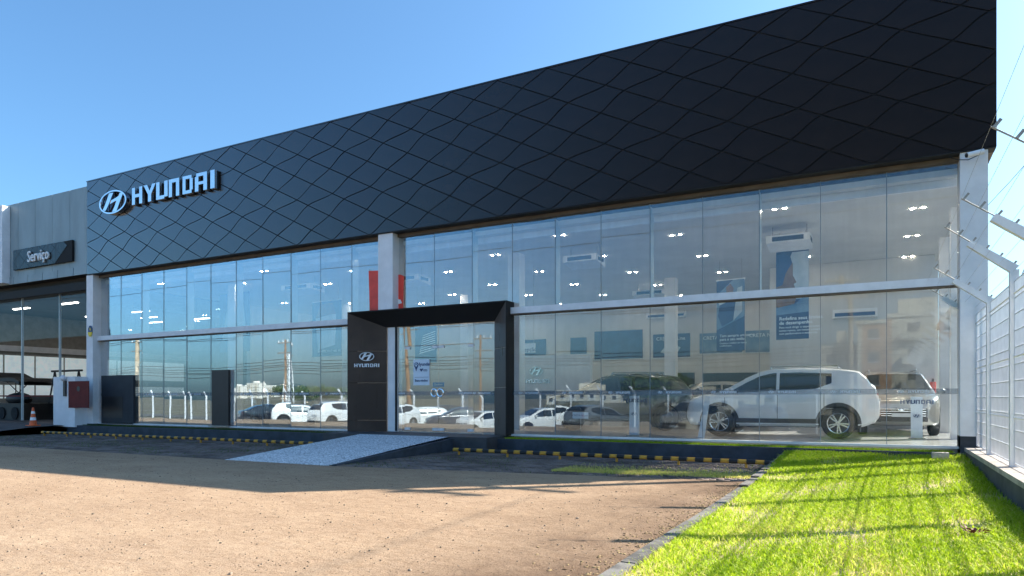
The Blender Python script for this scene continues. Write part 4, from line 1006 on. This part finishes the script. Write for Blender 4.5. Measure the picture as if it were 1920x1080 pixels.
# reflected row
def RF(x,d,Yadj=0):
    u=(x-960)/F; X=(VX[0]+u*RX[0])*d; Yi=(VX[1]+u*RX[1])*d; Y=31-Yi+Yadj; return (X,Y,gz(Y)+.006)
car('suv','paint_white','white sport utility car with its tail to the lot, far left of the parked row',RF(570,49),(.72,-.70),GO)
car('suv','paint_white','white sport utility car seen from behind, next to the wooden pole',RF(642,44),(.12,-1),GO)
car('hatch','paint_white','white hatchback facing left in the middle of the parked row',RF(783,47),(-.75,.66),GO)
car('hatch','paint_white','white hatchback nearest the left door edge in the parked row',RF(722,41),(-.2,1),GO)
car('sedan','paint_blue','dark blue saloon between two white hatchbacks in the parked row',RF(858,43),(-.75,.66),GO)
car('hatch','paint_white','white hatchback nose-on beside the dark saloon',RF(906,43),(-.28,.96),GO)
car('hatch','paint_white','white hatchback right of the portal in the parked row',RF(1015,42),(-.6,.8),GO)
car('hatch','paint_silver','silver hatchback seen from its rear corner in the parked row',RF(1120,38),(.35,-.94),GO)
car('suv','paint_beige','champagne sport utility car facing the showroom, right of the parked row',RF(1305,32),(-.25,.97),GO)
car('suv','paint_grey','dark grey sport utility car facing the showroom at the right end',RF(1425,32),(-.15,.99),GO,True)
car('sedan','paint_black','black saloon half hidden at the left end of the parked row',RF(505,50),(.5,-.86),GO)
car('hatch','paint_black','black hatchback behind the white ones in the parked row',RF(820,54),(-.6,.8),GO)
# ------------------------------------------------------------- showroom furnishing
Yb=31.48
def wall_poster(x0,y0,x1,y1,m,label,txt=None,Y=Yb):
    a=at(x0,y0,Y); b=at(x1,y1,Y); zt_,zb_=at((x0+x1)/2,y0,Y).z,at((x0+x1)/2,y1,Y).z
    T=thing('wall_poster',label,'poster',((a.x+b.x)/2,Y,(zt_+zb_)/2)); W=(b.x-a.x)/2; H=(zt_-zb_)/2
    MB().box(-W,-.03,-H,W,.0,H).build('print',m,T); MB().box(-W-.03,-.02,-H-.03,W+.03,.01,-H-.001).build('frame_edge',M['white_metal'],T)
    if txt: text(txt,.22,M['poster_text'],T,(-W+.15,-.036,H-.22),align='LEFT')
    return T,W,H
wall_poster(1115,620,1205,673,M['poster_blue'],'large plain blue screen on the back wall right of the reception wall')
T,W,H=wall_poster(1225,626,1294,670,M['poster_blue'],'blue car dashboard poster on the back wall, right of the blue screen','CRETA N Line')
MB().prism([(-W*.6,-.3),(W*.2,-.5),(W*.5,-.1),(-W*.1,.2)],-.034,-.031).build('print_shape',M['poster_pale'],T)
T,W,H=wall_poster(1312,624,1392,662,M['poster_mid'],'car poster on the back wall behind the smaller hanging banner','CRETA Nova')
T,W,H=wall_poster(1398,619,1468,660,M['poster_mid'],'street photo poster on the back wall between the two hanging banners','CRETA Nova Geração')
MB().prism([(.5,-.4),(.75,-.4),(.7,.2),(.55,.2)],-.034,-.031).build('print_shape',M['poster_pale'],T)
wall_poster(1070,633,1100,668,M['poster_blue'],'narrow blue poster on the back wall above the reception wall')
wall_poster(968,637,1024,668,M['poster_blue'],'dark poster behind the hanging reception plate')
# lower dark doorways on the back wall
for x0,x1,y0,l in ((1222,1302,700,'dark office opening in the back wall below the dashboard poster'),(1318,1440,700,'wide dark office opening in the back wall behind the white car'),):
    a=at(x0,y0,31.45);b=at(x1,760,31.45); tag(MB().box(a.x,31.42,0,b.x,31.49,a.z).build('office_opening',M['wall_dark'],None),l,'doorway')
# dark office block at the left depth of the showroom, keeps the far left interior in shadow
# reception wall
a=at(955,668,22.0);b=at(1107,732,22.0)
RW=thing('reception_wall','white reception wall with oval emblem and word, right of the entrance portal','wall',(a.x,22.0,0))
MB().box(0,0,0,b.x-a.x,.2,a.z).build('panel',M['white'],RW); MB().box(-.2,-1.5,0,(b.x-a.x)*.9,-1.0,1.1).build('counter',mat('counter_blue',(.05,.08,.16),.4,var=.1),RW); MB().box(-.25,-1.55,1.1,(b.x-a.x)*.92,-.95,1.15).build('counter_top',M['black'],RW)
e=at(1004,696,21.9); emblem_parts(.26,.155,.04,RW,(e.x-a.x,-.05,e.z),M['chrome']); link('lettering',word_mesh(.14,.03,M['letter']),RW,(e.x-a.x,-.03,e.z-.42))
# hanging reception plate
a=at(958,645,20.0);b=at(1003,661,20.0); HP=thing('hanging_sign','white hanging plate with small dark word near the portal','sign',(a.x,20.0,b.z))
MB().box(0,0,0,b.x-a.x,.04,a.z-b.z).build('plate',M['letter_white'],HP); text('Recepção',.19,M['navy'],HP,((b.x-a.x)*.66,-.006,.1))
for k in (0.05,b.x-a.x-.05): MB().tube((k,.02,a.z-b.z),(k,.02,5.19-b.z),.006,n=5).build('hanger',M['galv'],HP)
# hanging banners
def banner(x0,x1,y0,y1,Y,rz,label,build):
    a=at(x0,y0,Y);b=at(x1,y0,Y);zt_=at((x0+x1)/2,y0,Y).z;zb_=at((x0+x1)/2,y1,Y).z; W=(b.x-a.x); H=zt_-zb_
    T=thing('hanging_banner',label,'banner',((a.x+b.x)/2,Y,zb_),rz); W=W/math.cos(rz)*1.0
    MB().box(-W/2,-.012,0,W/2,.012,H).build('cloth',M['poster_blue'],T); MB().box(-W/2-.02,-.02,H,W/2+.02,.02,H+.03).build('top_bar',M['white_metal'],T)
    for s in (-1,1): MB().tube((s*W*.4,0,H+.03),(s*W*.4,0,5.19-zb_),.005,n=4).build('hanger',M['galv'],T)
    build(T,W,H); return T
def S_(pts,W,H,m,T,nm='print_shape',y=-.013,th=.003):
    q=MB(); P=[(x*W,z*H) for x,z in pts]; area=sum(P[i][0]*P[(i+1)%len(P)][1]-P[(i+1)%len(P)][0]*P[i][1] for i in range(len(P)))
    if area<0: P.reverse()
    q.prism(P,y-th,y); q.build(nm,m,T)
def b1(T,W,H):   # profile of a dark-haired person
    S_([(-.5,.45),(.5,.45),(.5,.98),(0,.98),(-.1,.9)],W,H,M['poster_pale'],T)
    S_([(-.5,.38),(-.05,.30),(.12,.45),(.03,.52),(.1,.56),(.05,.62),(.13,.64),(.02,.72),(.02,.85),(-.06,.92),(-.5,.93)],W,H,M['poster_skin'],T,y=-.017)
    S_([(-.5,.60),(-.3,.62),(-.2,.75),(.0,.86),(-.05,.93),(-.25,.97),(-.5,.97)],W,H,M['navy'],T,y=-.021)
    S_([(-.5,.36),(.1,.40),(.5,.52),(.5,.30),(-.5,.28)],W,H,M['poster_mid'],T,y=-.019)
    text('Redefina seus limites',.125,M['poster_text'],T,(-W*.40,-.024,H*.235),align='LEFT',bold=.001,name='heading'); text('de desempenho.',.125,M['poster_text'],T,(-W*.40,-.024,H*.185),align='LEFT',bold=.001,name='heading')
    for k,s in enumerate(('Para você dirigir e experimentar','novos rumos, um motor pensado','com performance e economia.')): text(s,.075,M['poster_text'],T,(-W*.40,-.024,H*(.135-.035*k)),align='LEFT')
def b2(T,W,H):
    S_([(-.5,.30),(.5,.48),(.5,1),(.1,1),(-.5,.8)],W,H,M['poster_mid'],T)
    S_([(-.30,.35),(.2,.45),(.3,.62),(.12,.78),(-.35,.72),(-.45,.5)],W,H,M['navy'],T,y=-.017)
    S_([(-.12,.73),(.08,.74),(.12,.88),(.0,.95),(-.15,.9)],W,H,M['poster_skin'],T,y=-.021)
    S_([(-.42,.70),(.3,.80),(.32,.76),(-.4,.65)],W,H,M['poster_pale'],T,y=-.019)
    S_([(.1,.42),(.42,.55),(.42,.9),(.25,.88)],W,H,M['poster_pale'],T,y=-.018)
    text('Tem sempre um carro',.115,M['poster_text'],T,(-W*.38,-.024,H*.215),align='LEFT',bold=.001,name='heading'); text('para o seu estilo.',.115,M['poster_text'],T,(-W*.38,-.024,H*.165),align='LEFT',bold=.001,name='heading')
    for k,s in enumerate(('Conheça o melhor em design','e sofisticação.')): text(s,.07,M['poster_text'],T,(-W*.38,-.024,H*(.11-.035*k)),align='LEFT')
banner(1455,1517,470,636,19.0,R(-8),'larger hanging banner with a face in profile above the white car',b1)
banner(1343,1397,525,658,22.0,R(-8),'smaller hanging banner with a seated figure left of the larger one',b2)
def b3(T,W,H):
    S_([(-.3,.12),(.3,.2),(.33,.75),(.1,.9),(-.2,.88),(-.38,.7)],W,H,M['poster_pale'],T)
    S_([(-.38,.7),(-.2,.72),(.2,.76),(.33,.75),(.2,.96),(-.2,.95)],W,H,M['poster_skin'],T,y=-.018)
    text('Em casa você não se',.15,M['poster_text'],T,(-W*.30,-.024,H*.10),align='LEFT',name='heading')
banner(583,643,565,668,19.5,R(-6),'blue hanging banner with a smiling child in the left half',b3)
def b4(T,W,H):
    S_([(-.4,.2),(.4,.25),(.3,.8),(-.2,.85)],W,H,M['poster_pale'],T); S_([(-.1,.5),(.25,.5),(.2,.95),(-.1,.9)],W,H,M['poster_mid'],T,y=-.018)
banner(408,472,545,660,19.5,R(-6),'blue hanging banner with pale shapes at the far left half',b4)
def stripes(T,W,H):
    for k in range(9): S_([(-.3+.02*k,.25+.06*k),(.45,.35+.06*k),(.45,.375+.06*k),(-.28+.02*k,.275+.06*k)],W,H,M['poster_text'],T)
banner(777,820,612,680,21.0,R(-6),'hanging banner with a striped shirt seen over the entrance doors',stripes)
# red flags
def flag(x0,x1,y0,y1,Y,label):
    a=at(x0,y0,Y);b=at(x1,y0,Y);zt_=at(x0,y0,Y).z;zb_=at(x0,y1,Y).z; T=thing('red_flag',label,'flag',((a.x+b.x)/2,Y,zb_)); W=b.x-a.x;H=zt_-zb_
    q=MB(); N=8; P=[(-W*.42,0),(W*.45,0),(W*.5,H*.93),(W*.3,H*.98),(-W*.5,H)]; q.prism(P,0,.01); q.build('cloth',M['red'],T)
    MB().tube((-W*.46,.018,-.02),(-W*.46,.018,H+.05),.008,n=6).build('flag_pole',M['galv'],T); return T,W,H
T,W,H=flag(691,722,508,588,15.46,'plain red flag hung left of the centre white column')
T,W,H=flag(727,757,516,584,15.46,'red flag with a white figure right of the centre white column')
MB().prism([(-W*.1,H*.15),(W*.4,H*.2),(W*.3,H*.3),(-W*.05,H*.33),(W*.1,H*.5),(-W*.1,H*.72),(-W*.3,H*.6),(-W*.3,H*.3)],-.006,-.001).build('figure_print',M['letter_white'],T)
# air conditioners: hanging cassettes
def ac(x,y,L_,label,z=None,rz=0,wd=.7):
    d=F*(4.78-HC)/(746-y); p=atd(x,y,d); T=thing('ceiling_cassette',label,'air conditioner',(p.x,p.y,4.64),rz,group='ceiling air conditioners')
    q=MB(); q.add([(-L_/2,-wd/2,.10),(L_/2,-wd/2,.10),(L_/2,wd/2,.0),(-L_/2,wd/2,.0),(-L_/2,-wd/2,.28),(L_/2,-wd/2,.28),(L_/2,wd/2,.28),(-L_/2,wd/2,.28)],[(0,3,2,1),(4,5,6,7),(0,1,5,4),(1,2,6,5),(2,3,7,6),(3,0,4,7)]); q.build('casing',M['white_metal'],T)
    MB().box(-L_*.36,-wd/2-.008,.13,L_*.36,-wd/2-.001,.24).build('grille',M['wall_dark'],T)
    MB().box(-L_/2-.008,-wd*.3,.12,-L_/2-.001,wd*.3,.22).build('side_grille',M['wall_dark'],T); MB().box(L_/2+.001,-wd*.3,.12,L_/2+.008,wd*.3,.22).build('side_grille',M['wall_dark'],T)
    for s in (-1,1): MB().tube((s*L_*.4,0,.28),(s*L_*.4,0,.56),.01,n=5).build('hanger',M['galv'],T)
for x,y,L_,l in ((1095,491,1.0,'white ceiling air conditioner left of the middle of the right upper glass'),(1480,455,1.0,'white ceiling air conditioner directly above the larger banner'),(1222,553,1.3,'white ceiling air conditioner low behind the mid rail'),(1527,529,1.2,'white ceiling air conditioner right of the larger banner'),(568,543,1.4,'white ceiling air conditioner above the smiling child banner'),(770,527,1.1,'white ceiling air conditioner right of the red flags')): ac(x,y,L_,l)
# split units on the back wall
for x,y,l in ((1603,588,'long wall air conditioner high on the wall above the white car'),(1250,591,'long wall air conditioner on the back wall above the dashboard poster')):
    Y=24 if x>1500 else 31.4; p=at(x,y,Y); W=.62 if x>1500 else .9
    T=thing('wall_air_conditioner',l,'air conditioner',p); MB().box(-W,-.2,-.13,W,0,.13).build('casing',M['white_metal'],T); MB().box(-W+.06,-.206,-.09,W-.06,-.201,.02).build('louvre',M['navy'],T)
tag(MB().box(-3.2,24.02,.0,1.44,24.16,5.19).build('partition_wall',M['wall_in']),'pale interior partition wall behind the silver car','wall')
# totems
def totem(x0,x1,y0,Y,m,label,word=None):
    a=at(x0,y0,Y);b=at(x1,y0,Y); T=thing('display_totem',label,'totem',((a.x+b.x)/2,Y,0)); W=(b.x-a.x)/2
    MB().box(-W,0,.03,W,.09,a.z).build('panel',m,T); MB().box(-W-.05,-.1,0,W+.05,.2,.03).build('base',M['galv'],T)
    if word: link('lettering',word_mesh(.09,.01,M['navy']),T,(0,-.012,a.z-.16)); emblem_flat(.07,.04,M['navy'],T,(0,-.006,a.z*.55))
M['totem_white']=mat('totem_white',(.66,.74,.82),.4,var=.04)
totem(397,428,694,15.385,M['black'],'tall dark display panel before the left glass front')
totem(1180,1197,742,16.3,M['totem_white'],'slim white totem left of the champagne car reflection',True)
totem(1708,1730,744,18.0,M['totem_white'],'slim white totem at the right end by the silver car',True)
a=at(1322,760,16.4); T=thing('display_totem','leaning white display blade before the nose of the white car','totem',(at(1318,800,16.4).x,16.4,0)); q=MB(); q.hull([(-.12,0,0),(.03,0,0),(.03,.06,0),(-.12,.06,0),(.06,0,.98),(.16,0,.98),(.16,.06,.98),(.06,.06,.98)]); q.build('panel',M['totem_white'],T)
# price plates on stands
for x,y,Y,l,t in ((1088,779,16.2,'small white name plate before the dark car','CRETA N Line'),):
    p=at(x,y,Y); T=thing('name_plate',l,'sign',(p.x,Y,0)); MB().box(-.21,0,p.z-.08,.21,.02,p.z+.08).build('plate',M['totem_white'],T); MB().tube((0,.03,0),(0,.03,p.z),.012,n=6).build('stand',M['galv'],T); text(t,.07,M['navy'],T,(0,-.006,p.z))
for x,y,l,t in ((822,721,'small blue plate seen through the right door leaf','Confiante'),):
    p=at(x,y,20.5); T=thing('name_plate',l,'sign',(p.x,20.5,0)); MB().box(-.24,0,p.z-.08,.24,.02,p.z+.08).build('plate',mat('blue_plate',(.05,.18,.5),.4),T); MB().tube((0,.03,0),(0,.03,p.z),.012,n=6).build('stand',M['galv'],T); text(t,.09,M['poster_text'],T,(0,-.006,p.z))
# fire extinguisher far right
p=at(1739,725,22.8); T=thing('fire_extinguisher','red fire extinguisher on the side wall behind the right glass','extinguisher',(1.38,24.0,1.0)); MB().tube((0,-.12,0),(0,-.12,.4),.08,n=12).build('cylinder',M['red'],T,smooth=True); MB().tube((0,-.12,.4),(0,-.12,.5),.03,n=8).build('valve',M['black'],T)
# service bay items: black gym-like frames, canopy cart, barrier strip
M['iron']=mat('black_iron',(.012,.012,.013),.5,var=.2)
def frame_stand(X,Y,label,W=1.6,H=1.5,z0=.9):
    T=thing('steel_frame',label,'frame',(X,Y,-.07))
    MB().tube((-W/2,0,z0+H),(W/2,0,z0+H),.05,n=8).build('top_bar',M['iron'],T)
    for s in (-1,1):
        for t in (-1,1): MB().tube((s*W*.40,0,z0+H),(s*W*.40+t*.25,t*.25,0),.035,n=6).build('leg',M['iron'],T)
    MB().box(-W/2,-.25,z0-.1,W/2,.25,z0-.02).build('shelf',M['iron'],T)
p=at(125,675,18.5); frame_stand(p.x,18.5,'black steel trestle frame in the service bay above the white block',2.4,1.35)
p=at(40,700,18.0); CT=thing('folding_canopy_cart','black cart with drooping dark canopy in the service bay','cart',(p.x,18.0,-.07))
q=MB(); N=8
vs=[]
for j in range(2):
    for i in range(N+1):
        t=i/N; vs.append((-2.2+3.6*t,-.8+1.6*j,2.15-.45*t*t+.10*math.sin(t*9)))
vs+=[(x,y,z-.16) for x,y,z in vs[:]]
fs=[(i,i+1,N+2+i,N+1+i) for i in range(N)]+[(2*(N+1)+i,3*(N+1)+i,3*(N+1)+i+1,2*(N+1)+i+1) for i in range(N)]+[(i,2*(N+1)+i,2*(N+1)+i+1,i+1) for i in range(N)]
q.add(vs,fs); q.build('canopy',M['iron'],CT)
for a,b in (((-1.5,0,1.9),(.8,0,.7)),((.6,0,1.7),(-1.2,0,.7)),((-1.5,.5,1.9),(-1.5,.5,.7)),((.9,-.5,1.7),(.9,-.5,.6))): MB().tube(a,b,.025,n=6).build('strut',M['iron'],CT)
MB().box(-2.4,-.9,0.0,1.9,.9,.75).build('cart_body',M['iron'],CT); q=MB(); q.ball((.4,-.3,.95),.9,.4,.3); q.build('covered_load',M['iron'],CT,smooth=True)
for k in range(4): p_=(-2+1.1*k,-.95,.3); MB().tube((p_[0],-.95,.3),(p_[0],-.90,.3),.28,n=14).build('wheel',M['rubber'],CT)
a=at(0,738,16.0);b=at(100,741,16.0); tag(MB().box(a.x-3,16.0,.98,b.x+.1,16.03,1.04).build('barrier_strip',M['red_dark'],None),'long red barrier strip across the service bay','barrier')
p=at(22,780,20.0); MBk=MB(); MBk.box(-45,19.8,-.07,-27.0,20,1.0); tag(MBk.build('workbench',M['iron'],None),'long black workbench in the dim service bay','bench')

# ------------------------------------------------------------- beyond the lot (behind the photographer)
FB=thing('street_fence','white street fence with angled post tops behind the parked cars','fence',(0,-13.2,-1.15))
pm2=MB()
for i in range(23): pm2.box(.1*i-.004,-.004,0,.1*i+.004,.004,1.9)
for z in (.05,.7,1.3,1.88): pm2.box(0,-.012,z,2.2,.012,z+.025)
pm2=pm2.mesh('mesh_panel',M['galv'])
pp=MB(); pp.box(-.05,-.05,0,.05,.05,2.3); pp.hull([(-.05,-.05,2.3),(.05,-.05,2.3),(.05,.05,2.3),(-.05,.05,2.3),(-.40,-.05,2.75),(-.30,-.05,2.78),(-.30,.05,2.78),(-.40,.05,2.75)]); pp=pp.mesh('post',M['white_metal'])
for i in range(32):
    link('post',pp,FB,(1.3-2.25*i,0,0)); link('mesh_panel',pm2,FB,(1.3-2.25*i-2.22,0,.05))
def pole(X,Y,h,r,label,lamp=False,wood=True,lean=0,z0=-1.15):
    T=thing('utility_pole',label,'utility pole',(X,Y,z0)); MB().tube((0,0,0),(lean,0,h),r*1.25,r*.8,n=10).build('shaft',M['wood_pole'] if wood else M['pole'],T,smooth=True)
    for zc in (h-.35,h-1.3): MB().box(lean*.9-1.0,-.06,zc,lean*.9+1.0,.06,zc+.1).build('crossarm',M['galv'],T)
    for k in range(4): MB().tube((lean*.9-.9+.6*k,0,h-.25),(lean*.9-.9+.6*k,0,h-.02),.05,.03,n=6).build('insulator',M['white_metal'],T)
    if lamp:
        q=MB(); q.tube((lean*.5,0,h*.66),(lean*.5+2.0,.0,h*.8),.04,n=6); q.build('lamp_arm',M['galv'],T); MB().ball((lean*.5+2.2,0,h*.81),.3,.12,.08).build('lamp_head',M['white_metal'],T)
    return T
PY_=-16.5
for X,h,r,l,lp,wd,ln in ((-73,8.5,.24,'thick concrete pole with street lamp arm at the far left of the street',True,False,0),(-49.5,7.4,.10,'slim wooden pole by the lattice tower',False,True,0),(-35.2,8.9,.17,'leaning brown wooden pole facing the entrance',False,True,-.8),(-27.8,7.4,.10,'slim brown pole with lamp right of the leaning one',True,True,0),(-1.6,9.6,.16,'pale concrete pole at the right end of the street',False,False,0)):
    pole(X,PY_,h,r,l,lp,wd,ln)
# tall pole right of the plot whose shadow crosses the lot
pole(4.35,17.0,10.4,.13,'tall concrete pole right of the building plot, outside the fence',False,False,0,-.4)
def cables(name,p0,p1,offs,sag,label,r=.02,n=10):
    q=MB()
    for (oy,oz) in offs:
        P=[Vector(p0).lerp(Vector(p1),t/n)+Vector((0,oy,oz-sag*4*(t/n)*(1-t/n)*rnd.uniform(.85,1.15))) for t in range(n+1)]
        for a,b in zip(P[:-1],P[1:]): q.tube(a,b,r,n=5,cap=False)
    return tag(q.build(name,M['wire'],None),label,'cable')
spans=[-140,-73,-49.5,-35.2,-27.8,-1.6,40]
for i in range(len(spans)-1):
    a,b=spans[i],spans[i+1]; s=.012*(b-a)
    cables('overhead_cable',(a,PY_,7.2),(b,PY_,7.2),[(-.3,0),(.3,.1)],s,'pair of street cables, span %s'%['past the lamp pole','right of the lamp pole','between the slim poles','beside the leaning pole','in front of the entrance side','beyond the last pale pole'][i],.03)
    cables('overhead_cable',(a,PY_,3.9),(b,PY_,3.9),[(-.2,0),(.0,.22),(.2,-.2),(.1,.5),(0,-.5)],s*1.1,'low bundle of black telephone cables, span %s'%['past the lamp pole','right of the lamp pole','between the slim poles','beside the leaning pole','in front of the entrance side','beyond the last pale pole'][i],.03)
cables('overhead_cable',(-150,-19,15.0),(60,-19,14.0),[(0,0),(.4,2.4),(.9,5.2)],1.5,'three thin high voltage cables high above the street',.025,n=20)
# cables right of building
cables('overhead_cable',(4.35,17,8.4),(9.0,80,6.5),[(0,0),(.0,-.4),(0,-.9)],.6,'thin cables running away behind the right fence',.02)
cables('overhead_cable',(2.2,60,9.5),(6.6,4,9.5),[(0,0)],.3,'single thin cable crossing the bright sky on the right',.01)
# apartment blocks reflected at the right
M['cream']=mat('cream_render',(.62,.55,.44),.85,var=.08,vs_=.5); M['ochre']=mat('ochre_render',(.55,.27,.12),.85,var=.1,vs_=.5); M['winpane']=mat('window_glass_dark',(.05,.06,.07),.15,var=.2); M['brick_red']=mat('balcony_red',(.33,.12,.07),.8,var=.15)
def block(X,Y,W,D,n,label,wall,acc,fh=2.9,z0=-1.3,bal=True,name='apartment_building'):
    T=thing(name,label,'building',(X,Y,z0)); H=n*fh
    MB().box(-W/2,-D,0,W/2,0,H).build('wall',wall,T); MB().box(-W/2-.2,-D-.2,H,W/2+.2,.2,H+.5).build('parapet',wall,T)
    nb=max(2,int(W/3.2)); wm=MB().box(-.6,0,0,.6,.05,1.2).mesh('window',M['winpane']); fm=MB().box(-.72,0,-.12,.72,.03,0).mesh('sill',M['white'])
    am=MB().box(-1.3,0,0,1.3,.02,fh-.02).mesh('accent_panel',acc); bm_=MB().box(-1.35,0,0,1.35,.9,.95).mesh('balcony',M['cream'])
    for k in range(n):
        for i in range(nb):
            x=-W/2+(i+.5)*W/nb
            if i%2==0: link('accent_panel',am,T,(x,.005,k*fh))
            w_=link('window',wm,T,(x,.03,k*fh+1.0)); link('sill',fm,w_,(0,.05,0))
            if bal and i%3==1 and k: link('balcony',bm_,T,(x,.07,k*fh))
    MB().box(-W*.15,-D*.7,H+.5,W*.1,-D*.3,H+2.6).build('water_tank_house',wall,T); return T
block(*RF(1703,84)[:2],11,12,4,'cream and ochre apartment block with balconies, right of the street',M['cream'],M['ochre'])
block(*RF(1577,90)[:2],4.6,9,3,'plain cream apartment block left of the ochre one',M['cream'],M['cream'],bal=False)
block(*RF(1735,104)[:2],8,10,5,'taller cream block behind the ochre apartment block',M['cream'],M['brick_red'])
M['farwhite']=mat('far_white',(.7,.66,.6),.8,var=.05)
for i,(X,Y,W,n) in enumerate([(*RF(x,d)[:2],W,n) for x,d,W,n in ((436,800,16,5),(452,830,14,5),(470,780,20,6),(488,840,14,5),(508,800,12,4))]):
    block(X,Y,W,12,n,'distant white apartment tower, '+['leftmost of the far cluster','second in the far cluster','widest of the far cluster','fourth in the far cluster','small one at the cluster right end'][i],M['farwhite'],M['cream'],3.2,-3)
for i,(X,Y,W,n) in enumerate([(*RF(x,d)[:2],W,n) for x,d,W,n in ((1100,210,26,1),(1330,160,22,1),(690,300,26,1))]):
    block(X,Y,W,10,n,'low pale warehouse across the street, '+['in the middle','nearest to the apartment blocks','on the left'][i],M['cream'],M['farwhite'],3,-1.3,False,'warehouse')
# lattice tower
LT=thing('lattice_tower','slender red and white lattice radio tower far left','tower',(RF(543,170)[0],RF(543,170)[1],-2)); q=MB(); H=13
c4=[(-1,-1),(1,-1),(1,1),(-1,1)]
for k in range(9):
    z0=k*H/9;z1=(k+1)*H/9;r0=1.1-.07*k;r1=1.1-.07*(k+1)
    for i in range(4):
        a=c4[i];b=c4[(i+1)%4]; q.tube((a[0]*r0,a[1]*r0,z0),(a[0]*r1,a[1]*r1,z1),.1,n=4,cap=False); q.tube((a[0]*r0,a[1]*r0,z0),(b[0]*r1,b[1]*r1,z1),.07,n=4,cap=False); q.tube((a[0]*r1,a[1]*r1,z1),(b[0]*r1,b[1]*r1,z1),.07,n=4,cap=False)
q.build('lattice',M['white_metal'],LT)
# trees
M['leaf']=mat('tree_leaves',(.04,.085,.02),.6,c2=(.08,.13,.03),vs_=1.2); M['bark']=mat('bark',(.12,.08,.05),.9,var=.3)
def tree(X,Y,h,r,label,z0=-1.3,n=2600):
    T=thing('broadleaf_tree',label,'tree',(X,Y,z0)); MB().tube((0,0,0),(.2,.1,h*.5),.25,.14,n=8).build('trunk',M['bark'],T,smooth=True)
    for k in range(4):
        a=k*1.6; MB().tube((.15,.05,h*.35),(math.cos(a)*r*.5,math.sin(a)*r*.5,h*.7),.12,.04,n=6).build('limb',M['bark'],T)
    cl=[(rnd.gauss(0,r*.42),rnd.gauss(0,r*.42),h*rnd.uniform(.5,.9),rnd.uniform(.3,.5)*r) for _ in range(14)]
    V=np.zeros((n,3,3)); 
    for i in range(n):
        c=cl[i%14]; d=npr.normal(0,1,3); d/=np.linalg.norm(d); p=np.array(c[:3])+d*c[3]*npr.uniform(.6,1.05)*np.array([1,1,.8]); V[i]=p+npr.normal(0,.16,(3,3))
    q=MB(); q.add(V.reshape(-1,3).tolist(),[(3*i,3*i+1,3*i+2) for i in range(n)]); q.build('crown',M['leaf'],T)
for i,(X,Y,h,r) in enumerate([(*RF(x,d)[:2],h,r) for x,d,h,r in ((528,230,5,4),(548,235,6,5),(572,230,6.5,5.5),(600,235,6,5.5),(1215,75,4,3),(1250,80,4.5,3),(625,240,5,5),(640,245,5,5))]):
    tree(X,Y,h,r,'dense green tree across the street, '+['left of the slim pole','behind the lattice tower foot','third of the far row','fourth of the far row','small one before the low warehouse','small one nearest the ochre apartment block','fifth of the far row','right end of the far row'][i])
